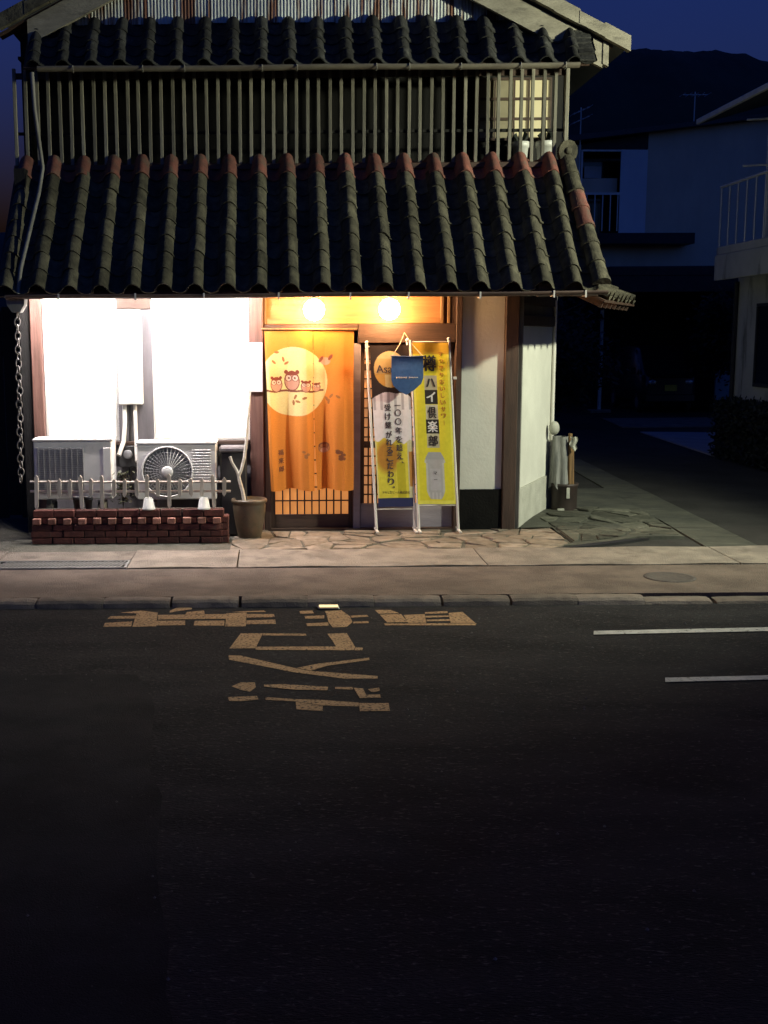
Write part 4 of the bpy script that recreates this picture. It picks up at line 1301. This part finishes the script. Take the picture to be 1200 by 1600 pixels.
# ---- brick planter
pl = thing('brick_planter', 'low red brick planter with a corbelled course below the air conditioners', 'planter', (-1.5, -.65, 0))
part('core', MB().box(-2.47, -.535, -.735, -.545, .0, .325), M['mortar'], pl)
part('earth', MB().box(-2.46, -.545, -.66, -.56, .326, .345), M['soil'], pl)
def brickm(l, d, h, m_): return MB().cbox(-l / 2, l / 2, -d / 2, d / 2, -h / 2, h / 2, .006).mesh('brick', m_)
b_s, b_t = brickm(.205, .10, .062, M['brick']), brickm(.205, .10, .072, M['brick'])
b_h, b_d = brickm(.082, .10, .062, M['brick_pale']), brickm(.058, .10, .058, M['brick'])
bj = lambda: T(rnd.uniform(-.003, .003), rnd.uniform(-.004, .004), rnd.uniform(-.002, .002)) @ RZ(rnd.uniform(-.012, .012))
for i in range(9):                      # top course
    link('brick', b_t, pl, T(-2.375 + i * .2185, -.715, .320) @ bj())
for i in range(13):                     # dentils
    x = -2.435 + i * .153
    link('brick', b_h, pl, T(x, -.755, .245) @ RZ(rnd.uniform(-.05, .05)) @ bj())
    if i < 12: link('brick', b_d, pl, T(x + .0765, -.705, .245) @ bj())
for r in range(3):
    for i in range(10):
        x = -2.395 + i * .2165 - (.108 if r % 2 else 0)
        if x < -2.42: x = -2.385 if not r % 2 else -2.40
        if x > -.58:
            link('brick', brickm(.118, .10, .062, M['brick']), pl, T(-.603, -.715, .036 + r * .070) @ bj())
            continue
        link('brick', b_s, pl, T(x, -.715, .036 + r * .070) @ bj())
for r in range(4):                      # right end
    link('brick', b_s, pl, T(-.530, -.645, .036 + r * .070) @ RZ(R(90)) @ bj())

# ---- little picket fence on the planter
pf = thing('picket_fence', 'short pale wooden picket fence standing on the brick planter', 'fence', (-1.5, -.70, .36))
for z in (.637, .540):
    part('rail', MB().tube([(-2.51, -.690, z + .006), (-1.5, -.692, z - .004), (-.455, -.690, z - .008)], .013, 6), M['picket'], pf)
def picket(h0, h1):
    return MB().prism_xz([(-.019, h0 + .03), (0, h0), (.019, h0 + .03), (.019, h1 - .02), (0, h1), (-.019, h1 - .02)], -.722, -.703).mesh('picket', M['picket'])
p_short, p_tall = picket(.475, .672), picket(.352, .712)
for i in range(18):
    tall = i in (0, 4, 6, 10, 12, 16)
    link('picket', p_tall if tall else p_short, pf, T(-2.443 + i * .1135 + rnd.uniform(-.012, .012), 0, rnd.uniform(-.008, .008) - (.0 if not tall else .0)) @ T(0, 0, .6) @ RY(rnd.uniform(-.05, .05)) @ T(0, 0, -.6))

# ---- cups and little pots on the planter
for i, (x, lab) in enumerate(((-1.294, 'upturned white cup on the planter, left of the two'), (-.728, 'upturned white cup on the planter, right of the two'))):
    c = thing('upturned_cup', lab, 'cup', (x, -.725, .356), 'white cups on the planter')
    part('body', MB().lathe([(.066, 0), (.068, .012), (.062, .02), (.046, .105), (.040, .112)], 20, (x, -.745, .357)), M['cup'], c)
    part('base_ring', MB().lathe([(.034, 0), (.034, .012), (.028, .012), (.028, .002)], 18, (x, -.745, .4695)), M['cup'], c)
for i, (x, lab) in enumerate(((-2.045, 'left of two small black pots behind the picket fence'), (-1.93, 'right of two small black pots behind the picket fence'))):
    c = thing('plant_pot', lab, 'plant pot', (x, -.62, .345), 'small black pots on the planter')
    part('body', MB().lathe([(.032, 0), (.043, .10), (.047, .10), (.047, .115), (.040, .115), (.038, .09), (.003, .09)], 16, (x, -.615, .346)), M['black_plastic'], c)
    part('rim', MB().lathe([(.048, 0), (.049, .012), (.044, .013), (.043, .001)], 16, (x, -.615, .4625)), M['black_plastic'], c)
def leafy(name, label, x, y, z, n, h, sp, stem=True):
    t = thing(name, label, 'plant', (x, y, z))
    mb, sb = MB(), MB()
    for k in range(max(3, n // 9)):
        a = rnd.uniform(0, 6.28); r = rnd.uniform(0, sp * .6)
        sb.tube([(x, y, z), (x + r * .5 * math.cos(a), y + r * .4 * math.sin(a), z + h * .6), (x + r * math.cos(a), y + r * .7 * math.sin(a), z + h * rnd.uniform(.75, 1))], .004, 5)
    for k in range(n):
        a, b = rnd.uniform(0, 6.28), rnd.uniform(-.6, .9)
        px, py, pz = x + rnd.gauss(0, sp * .5), y + rnd.gauss(0, sp * .3), z + h * rnd.uniform(.15, 1)
        l, w_ = rnd.uniform(.025, .05), rnd.uniform(.009, .016)
        d = Vector((math.cos(a) * math.cos(b), math.sin(a) * math.cos(b), math.sin(b)))
        s = d.cross(Vector((0, 0, 1))).normalized() * w_
        p = Vector((px, py, pz))
        mb.add([p, p + d * l * .5 + s, p + d * l, p + d * l * .5 - s], [(0, 1, 2, 3)])
    part('leaves', mb, M['leaf'], t)
    part('stems', sb, M['bark'], t)
    return t
leafy('potted_shrub', 'small leafy plant on the planter between the air conditioners', -1.57, -.62, .345, 260, .38, .085)

# ---- glazed pot with white branch
po = thing('tree_pot', 'big brown glazed pot holding a pale forked branch beside the curtain', 'plant pot', (-.27, -.45, .0))
part('body', MB().lathe([(.118, .02), (.125, .03), (.150, .16), (.168, .28), (.172, .355), (.166, .375), (.186, .385), (.190, .405), (.184, .42), (.165, .42), (.160, .395), (.005, .385)], 32, (-.272, -.45, 0)), M['pot'], po)
part('earth', MB().lathe([(.158, 0), (.10, .012), (.01, .014)], 20, (-.272, -.45, .386)), M['soil'], po)
tr_ = thing('forked_branch', 'pale bare forked branch standing in the glazed pot', 'branch', (-.33, -.45, .39))
part('trunk', MB().tube([(-.322, -.45, .39), (-.340, -.455, .50), (-.372, -.46, .62), (-.378, -.46, .67)], [.022, .020, .019, .018], 10), M['bark_white'], tr_)
part('limb', MB().tube([(-.376, -.46, .655), (-.40, -.465, .72), (-.445, -.47, .80), (-.468, -.47, .865)], [.017, .016, .015, .017], 10), M['bark_white'], tr_)
part('limb', MB().tube([(-.376, -.46, .66), (-.345, -.46, .74), (-.318, -.455, .85), (-.298, -.45, 1.0), (-.282, -.44, 1.2), (-.262, -.43, 1.38), (-.245, -.42, 1.55)], [.017, .016, .017, .015, .014, .011, .006], 10), M['bark_white'], tr_)

# ---- bundle leaning round the corner
bu = thing('wrapped_bundle', 'tub of upright poles wrapped in grey cloth with white sack, round the corner', 'bundle', (3.47, 1.30, 0))
part('tub', MB().lathe([(.145, .02), (.150, .05), (.155, .30), (.165, .31), (.165, .34), (.15, .34), (.145, .3), (.01, .3)], 20, (3.475, 1.30, 0)), M['tub'], bu)
mb = MB()
def wrap(u, v):
    a = u * 2 * math.pi
    r = .085 + .012 * math.sin(a * 5 + v * 2) + .012 * math.sin(a * 9 + 1) * (1 - v) + .02 * (1 - v)
    return (3.405 + r * math.cos(a), 1.29 + r * math.sin(a), .30 + v * .60 - .05 * (1 - v) * math.sin(a * 3))
mb.grid(48, 12, wrap, True)
part('cloth', mb, M['tarp'], bu)
for i, (dx, dy, z) in enumerate(((.075, -.02, .90), (.10, .03, .93), (.055, .05, .86), (.12, -.01, .78))):
    part('wooden_stick', MB().tube([(3.475 + dx * .8, 1.30 + dy, .06), (3.475 + dx * .6, 1.30 + dy, z)], .026, 8), M['bundle_wood'], bu)
part('white_cloth', MB().grid(10, 10, lambda u, v: (3.50 + .085 * u + .01 * math.sin(v * 7), 1.19 + .02 * math.sin(u * 9), .90 - .17 * v * (1 - .5 * abs(u - .6))), True), M['sack'], bu)
part('sack', MB().sphere((3.325, 1.27, 1.0), .062, 18, 12, (1, 1, 1.35)), M['sack'], bu)
part('white_rag', MB().cbox(3.46, 3.50, 1.135, 1.148, .17, .30, .004), M['sack'], bu)
part('white_rag', MB().cbox(3.36, 3.44, 1.13, 1.16, .025, .05, .004), M['sack'], bu)

# ================================================================ behind and beside
# dark plank fence closing the gap at the left
fn_ = thing('plank_fence', 'dark plank fence in the gap left of the tavern', 'fence', (-3.6, 1.2, 0))
pm = MB().cbox(-.072, .072, -.012, .012, 0, 2.45, .003).mesh('plank', M['dark_wall'])
for i in range(22):
    link('plank', pm, fn_, T(-2.80 - i * .15, 1.2 + rnd.uniform(-.004, .004), rnd.uniform(-.03, .03)))
part('rail', MB().box(-6.1, -2.72, 1.215, 1.26, .5, .58), M['dark_wall'], fn_)
part('rail', MB().box(-6.1, -2.72, 1.215, 1.26, 1.9, 1.98), M['dark_wall'], fn_)

# ---- blue-grey house behind (walls at Y=26)
bh = thing('grey_house', 'blue-grey house with a railed balcony window behind the dark carport', 'house', (13, 27, 0))
def S26(x, z): return (x * 1.402, 2.07 + (z - 2.07) * 1.402)
def poly26(ps, y0, y1): return MB().prism_xz([S26(*p) for p in ps], y0, y1)
part('wall', poly26([(8.66, 0.59), (11.6, .59), (11.6, 7.0), (8.66, 6.70)], 26.02, 32), M['bluegrey'], bh)
part('wall', poly26([(6.4, 0.59), (7.12, .59), (7.12, 6.45), (6.4, 6.40)], 26.03, 32), M['bluegrey'], bh)
part('wall', poly26([(7.12, .59), (8.66, .59), (8.66, 4.40), (7.12, 4.40)], 26.03, 32), M['bluegrey'], bh)
part('wall', poly26([(7.12, 6.34), (8.66, 6.34), (8.66, 6.68), (7.12, 6.46)], 26.03, 32), M['slab'], bh)
part('recess_wall', poly26([(7.1, 4.4), (8.7, 4.4), (8.7, 6.4), (7.1, 6.4)], 27.1, 27.2), M['glass_dark'], bh)
part('shutter_panel', poly26([(8.035, 4.44), (8.65, 4.44), (8.65, 6.32), (8.035, 6.33)], 25.98, 26.04), M['pale_wall'], bh)
rf = part('roof', poly26([(6.2, 6.42), (12.0, 7.06), (12.0, 7.14), (6.2, 6.55)], 25.6, 33), M['roof_dark'], bh)
fr = part('window_frame', poly26([(7.115, 4.42), (7.155, 4.42), (7.155, 6.33), (7.115, 6.33)], 25.97, 26.05), M['rail'], bh)
part('window_frame', poly26([(7.156, 6.295), (8.03, 6.285), (8.03, 6.325), (7.156, 6.335)], 25.97, 26.05), M['rail'], bh)
part('paper_in_window', poly26([(7.37, 5.79), (7.775, 5.78), (7.775, 6.05), (7.37, 6.06)], 26.9, 26.93), M['pale_wall'], bh)
part('lower_panel', poly26([(7.16, 5.38), (8.03, 5.38), (8.03, 5.72), (7.16, 5.72)], 26.3, 26.34), M['bluegrey'], bh)
part('balcony_rail', poly26([(7.16, 5.325), (8.03, 5.315), (8.03, 5.37), (7.16, 5.375)], 25.95, 26.0), M['rail'], bh)
for x in (7.26, 7.45, 7.63, 7.81, 7.98):
    part('baluster', poly26([(x, 4.5), (x + .022, 4.5), (x + .022, 5.32), (x, 5.32)], 25.96, 25.99), M['rail'], bh)
part('canopy_slab', poly26([(7.3, 4.18), (9.62, 4.16), (9.62, 4.40), (7.3, 4.41)], 25.2, 26.0), M['slab'], bh)

def antenna(label, x, y, z0, z1, arms, ln, name='roof_aerial', tilt=0.):
    t = thing(name, label, 'aerial', (x, y, z0))
    part('mast', MB().tube([(x, y, z0), (x, y, z1)], .02, 6), M['rail'], t)
    for i in range(arms):
        z = z1 - .1 - i * .28
        part('boom', MB().tube([(x - ln, y, z - tilt), (x + ln, y, z + tilt)], .016, 6), M['rail'], t)
        for k in range(5):
            u = -ln + 2 * ln * k / 4
            part('element', MB().tube([(x + u, y - .3, z + tilt * u / ln), (x + u, y + .3, z + tilt * u / ln)], .010, 5), M['rail'], t)
    return t
antenna('thin television aerial on the grey house roof under the hill', 14.1, 27.5, 8.6, 10.12, 1, .42)
antenna('crooked television aerial just right of the upper balcony', 9.85, 25.7, 6.5, 9.3, 2, .28, tilt=.12)

# ---- dark carport with a small van
cp = thing('carport', 'dark carport with flat roof and thin post behind the side street', 'carport', (11, 20, 0))
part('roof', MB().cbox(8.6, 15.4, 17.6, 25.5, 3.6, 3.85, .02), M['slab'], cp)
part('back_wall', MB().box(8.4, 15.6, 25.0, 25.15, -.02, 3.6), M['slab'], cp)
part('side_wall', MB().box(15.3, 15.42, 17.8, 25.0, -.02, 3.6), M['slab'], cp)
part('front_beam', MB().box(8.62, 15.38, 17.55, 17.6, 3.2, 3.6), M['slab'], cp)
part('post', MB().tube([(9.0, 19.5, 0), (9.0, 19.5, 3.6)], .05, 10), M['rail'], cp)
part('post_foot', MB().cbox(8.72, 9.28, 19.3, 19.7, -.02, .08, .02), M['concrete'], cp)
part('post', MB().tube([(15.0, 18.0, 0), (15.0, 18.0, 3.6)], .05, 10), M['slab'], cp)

vn = thing('small_van', 'small dark van with a yellow plate parked in the carport', 'van', (10.75, 20, 0))
VX, VY = 10.75, 18.9
sec = [(0, .30, .95, .60), (.05, .28, 1.02, .68), (.35, .26, 1.12, .72), (.9, .25, 1.78, .70), (1.3, .25, 1.86, .70), (3.1, .25, 1.84, .70), (3.32, .28, 1.05, .69), (3.38, .32, .95, .66)]
mb = MB()
vs, n = [], 10
for (y, zb, zt, hw) in sec:
    belt = min(zt, 1.02)
    for (fx, z) in ((-.9, zb), (-1, zb + .12), (-1, .7), (-1, belt), (-.86, zt - .06 if zt > 1.1 else zt), (-.78 if zt > 1.1 else -.9, zt), (.78 if zt > 1.1 else .9, zt), (.86, zt - .06 if zt > 1.1 else zt), (1, belt), (1, .7), (1, zb + .12), (.9, zb)):
        vs.append((VX + fx * hw, VY + y, z))
n = 12
fs = [(s * n + i, s * n + (i + 1) % n, (s + 1) * n + (i + 1) % n, (s + 1) * n + i) for s in range(len(sec) - 1) for i in range(n)]
mb.add(vs, fs, True)
mb.add(vs[:n], [tuple(range(n))]); mb.add(vs[-n:], [tuple(range(n))])
part('body', mb, M['car_paint'], vn)
part('windscreen', MB().add([(VX - .58, VY + .46, 1.16), (VX + .58, VY + .46, 1.16), (VX + .52, VY + .84, 1.70), (VX - .52, VY + .84, 1.70)], [(0, 1, 2, 3)]), M['glass_dark'], vn)
part('number_plate', MB().cbox(VX - .165, VX + .165, VY - .03, VY - .012, .60, .765, .004), M['plate_yellow'], vn)
part('bumper', MB().cbox(VX - .66, VX + .66, VY - .06, VY + .06, .30, .52, .03), M['car_paint'], vn)
for s in (-1, 1):
    part('headlight', MB().sphere((VX + s * .50, VY + .0, .84), .085, 14, 10, (1.3, .5, .8)), M['lens'], vn)
    for yy in (.62, 2.85):
        wh = part('wheel', MB().lathe([(.12, -.07), (.26, -.07), (.275, -.04), (.275, .04), (.26, .07), (.12, .07)], 20, M=T(VX + s * .64, VY + yy, .275) @ RY(R(90))), M['rubber'], vn)
        part('rim', MB().lathe([(.15, -.072), (.15, .072)], 16, M=T(VX + s * .642, VY + yy, .275) @ RY(R(90))), M['metal_dull'], wh)
    part('mirror', MB().cbox(VX + s * .80 - .06, VX + s * .80 + .06, VY + .72, VY + .80, 1.05, 1.22, .02), M['car_paint'], vn)

# ---- trees and hedges in the dark
def tree(name, label, x, y, h, rx, rz, cz, n, leaf=.16, cat='tree', mt='dark_leaf'):
    t = thing(name, label, cat, (x, y, 0))
    tb_ = MB()
    tb_.tube([(x, y, -.02), (x + .05, y, h * .3), (x - .04, y + .05, h * .6), (x, y, h * .85)], [h * .03, h * .024, h * .017, h * .006], 9)
    for k in range(9):
        a = k * 2.4; z0 = h * (.28 + .05 * k)
        tb_.tube([(x, y, z0), (x + rx * .4 * math.cos(a), y + rx * .4 * math.sin(a), z0 + h * .1), (x + rx * .8 * math.cos(a), y + rx * .8 * math.sin(a), z0 + h * .17)], [h * .012, h * .007, h * .002], 6)
    part('trunk', tb_, M['bark'], t)
    cl = [(rnd.gauss(0, .42), rnd.gauss(0, .42), rnd.gauss(0, .45)) for _ in range(46)]
    mb = MB()
    for k in range(n):
        c = cl[rnd.randrange(len(cl))]
        p = Vector((x + rx * (c[0] + rnd.gauss(0, .16)), y + rx * (c[1] + rnd.gauss(0, .16)), cz + rz * (c[2] + rnd.gauss(0, .16))))
        if p.z < .05: continue
        d = Vector((rnd.gauss(0, 1), rnd.gauss(0, 1), rnd.gauss(0, .7))).normalized()
        s = d.orthogonal().normalized()
        L_ = leaf * rnd.uniform(.6, 1.3)
        mb.add([p, p + d * L_ * .5 + s * L_ * .28, p + d * L_, p + d * L_ * .5 - s * L_ * .28], [(0, 1, 2, 3)])
    part('crown', mb, M[mt], t)
    return t
tree('evergreen_tree', 'dark evergreen tree against the house at far right', 11.6, 16.6, 4.2, 1.0, 1.2, 2.3, 6000)
tree('evergreen_tree', 'dark bushy evergreen just behind the tavern corner', 6.3, 15.0, 3.4, 1.5, 1.0, 1.7, 6000)
tree('evergreen_tree', 'dark broad evergreen standing left of the carport post', 7.6, 20.0, 4.4, 1.6, 1.5, 2.3, 7000)

# blue sheet wall seen in the gap
solo('sheet_wall', MB().cbox(12.0, 13.6, 19.0, 19.08, .3, 3.4, .01), M['bluesheet'], 'narrow pale blue sheet wall between the tree and the right house', 'wall')

# ---- neighbouring house at the right edge
nh = thing('balcony_house', 'pale house with a railed balcony at the right edge of the street', 'house', (8.1, 6, 0))
part('wall', MB().box(8.10, 14, 1.5, 8.0, .58, 3.45), M['neighbour'], nh)
part('upper_wall', MB().box(8.55, 14, 1.5, 8.0, 3.60, 6.2), M['neighbour'], nh)
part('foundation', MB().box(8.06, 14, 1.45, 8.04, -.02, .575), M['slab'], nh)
part('roof', MB().prism_xz([(7.45, 5.72), (14.5, 7.6), (14.5, 7.8), (7.45, 5.80)], 1.0, 8.4), M['roof_dark'], nh)
part('eave_trim', MB().cbox(7.40, 7.46, .95, 8.45, 5.72, 5.81, .01), M['rail'], nh)
bl = part('balcony', MB().cbox(7.70, 8.6, 1.5, 8.0, 3.455, 3.59, .01), M['neighbour'], nh)
part('balcony_fascia', MB().cbox(7.68, 7.74, 1.5, 8.02, 3.02, 3.452, .01), M['neighbour'], bl)
part('handrail', MB().tube([(7.72, 1.6, 4.60), (7.72, 7.98, 4.60)], .025, 8), M['rail'], bl)
for i in range(18):
    part('baluster', MB().tube([(7.72, 7.95 - i * .36, 3.59), (7.72, 7.95 - i * .36, 4.58)], .011, 6), M['rail'], bl)
part('balcony_post', MB().cbox(7.80, 7.88, 6.30, 6.38, 3.59, 5.75, .01), M['rail'], bl)
part('drying_arm', MB().tube([(7.45, 6.34, 5.42), (7.88, 6.34, 5.44)], .018, 6), M['rail'], bl)
part('drying_arm', MB().tube([(7.42, 6.34, 4.72), (7.88, 6.34, 4.74)], .018, 6), M['rail'], bl)
wn_ = part('window', MB().box(8.085, 8.099, 3.6, 7.05, 1.28, 2.55), M['glass_dark'], nh)
fr = MB()
fr.box(8.07, 8.098, 3.55, 7.1, 2.552, 2.60); fr.box(8.07, 8.098, 3.55, 7.1, 1.22, 1.278); fr.box(8.07, 8.098, 7.052, 7.1, 1.28, 2.55)
part('frame', fr, M['slab'], wn_)
part('mullion', MB().box(8.07, 8.084, 5.3, 5.36, 1.28, 2.55), M['slab'], wn_)
part('upper_window', MB().box(8.535, 8.549, 3.0, 6.6, 3.7, 5.4), M['glass_dark'], nh)
part('downpipe', MB().tube([(8.06, 7.95, .3), (8.06, 7.95, 3.0)], .04, 8), M['slab'], nh)
# clipped hedge in front of it
hg = thing('clipped_hedge', 'dark clipped hedge along the foot of the balcony house', 'hedge', (7.9, 5, 0))
mb = MB()
for k in range(9000):
    f_ = rnd.random()
    y = rnd.uniform(1.4, 7.6)
    if f_ < .5: x, z = 7.62 + rnd.gauss(0, .03), rnd.uniform(0, .95)
    elif f_ < .8: x, z = rnd.uniform(7.62, 8.02), .95 + rnd.gauss(0, .03)
    else: x, z, y = rnd.uniform(7.62, 8.02), rnd.uniform(0, .95), 1.4 + rnd.gauss(0, .03)
    p = Vector((x, y, z))
    d = Vector((rnd.gauss(0, 1), rnd.gauss(0, 1), rnd.gauss(0, 1))).normalized()
    s = d.orthogonal().normalized()
    mb.add([p, p + d * .04 + s * .025, p + d * .08, p + d * .04 - s * .025], [(0, 1, 2, 3)])
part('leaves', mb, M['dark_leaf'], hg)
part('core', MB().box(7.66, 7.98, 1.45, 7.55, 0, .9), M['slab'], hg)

# ---- wooded hill
hl = MB()
def hill_fn(u, v):
    x = -500 + 1300 * u
    y = 320 + 420 * v
    prof = 113 * math.exp(-((x - 160) / 150) ** 2) + 30 * math.exp(-((x - 470) / 190) ** 2) + 52 * math.exp(-((x + 250) / 260) ** 2)
    k = math.sin(min(1, v * 2.3) * math.pi / 2)
    z = 2 + prof * 1.0 * k
    z += 1.6 * math.sin(x * .06 + y * .03) * k + .8 * math.sin(x * .17 + 1.3) * k + .5 * math.sin(x * .43 + y * .2) * k + rnd.uniform(-.45, .45) * k
    return (x, y, z if v > 0 else -1)
hl.grid(900, 30, hill_fn, True)
struct('hill', hl, M['hill'])
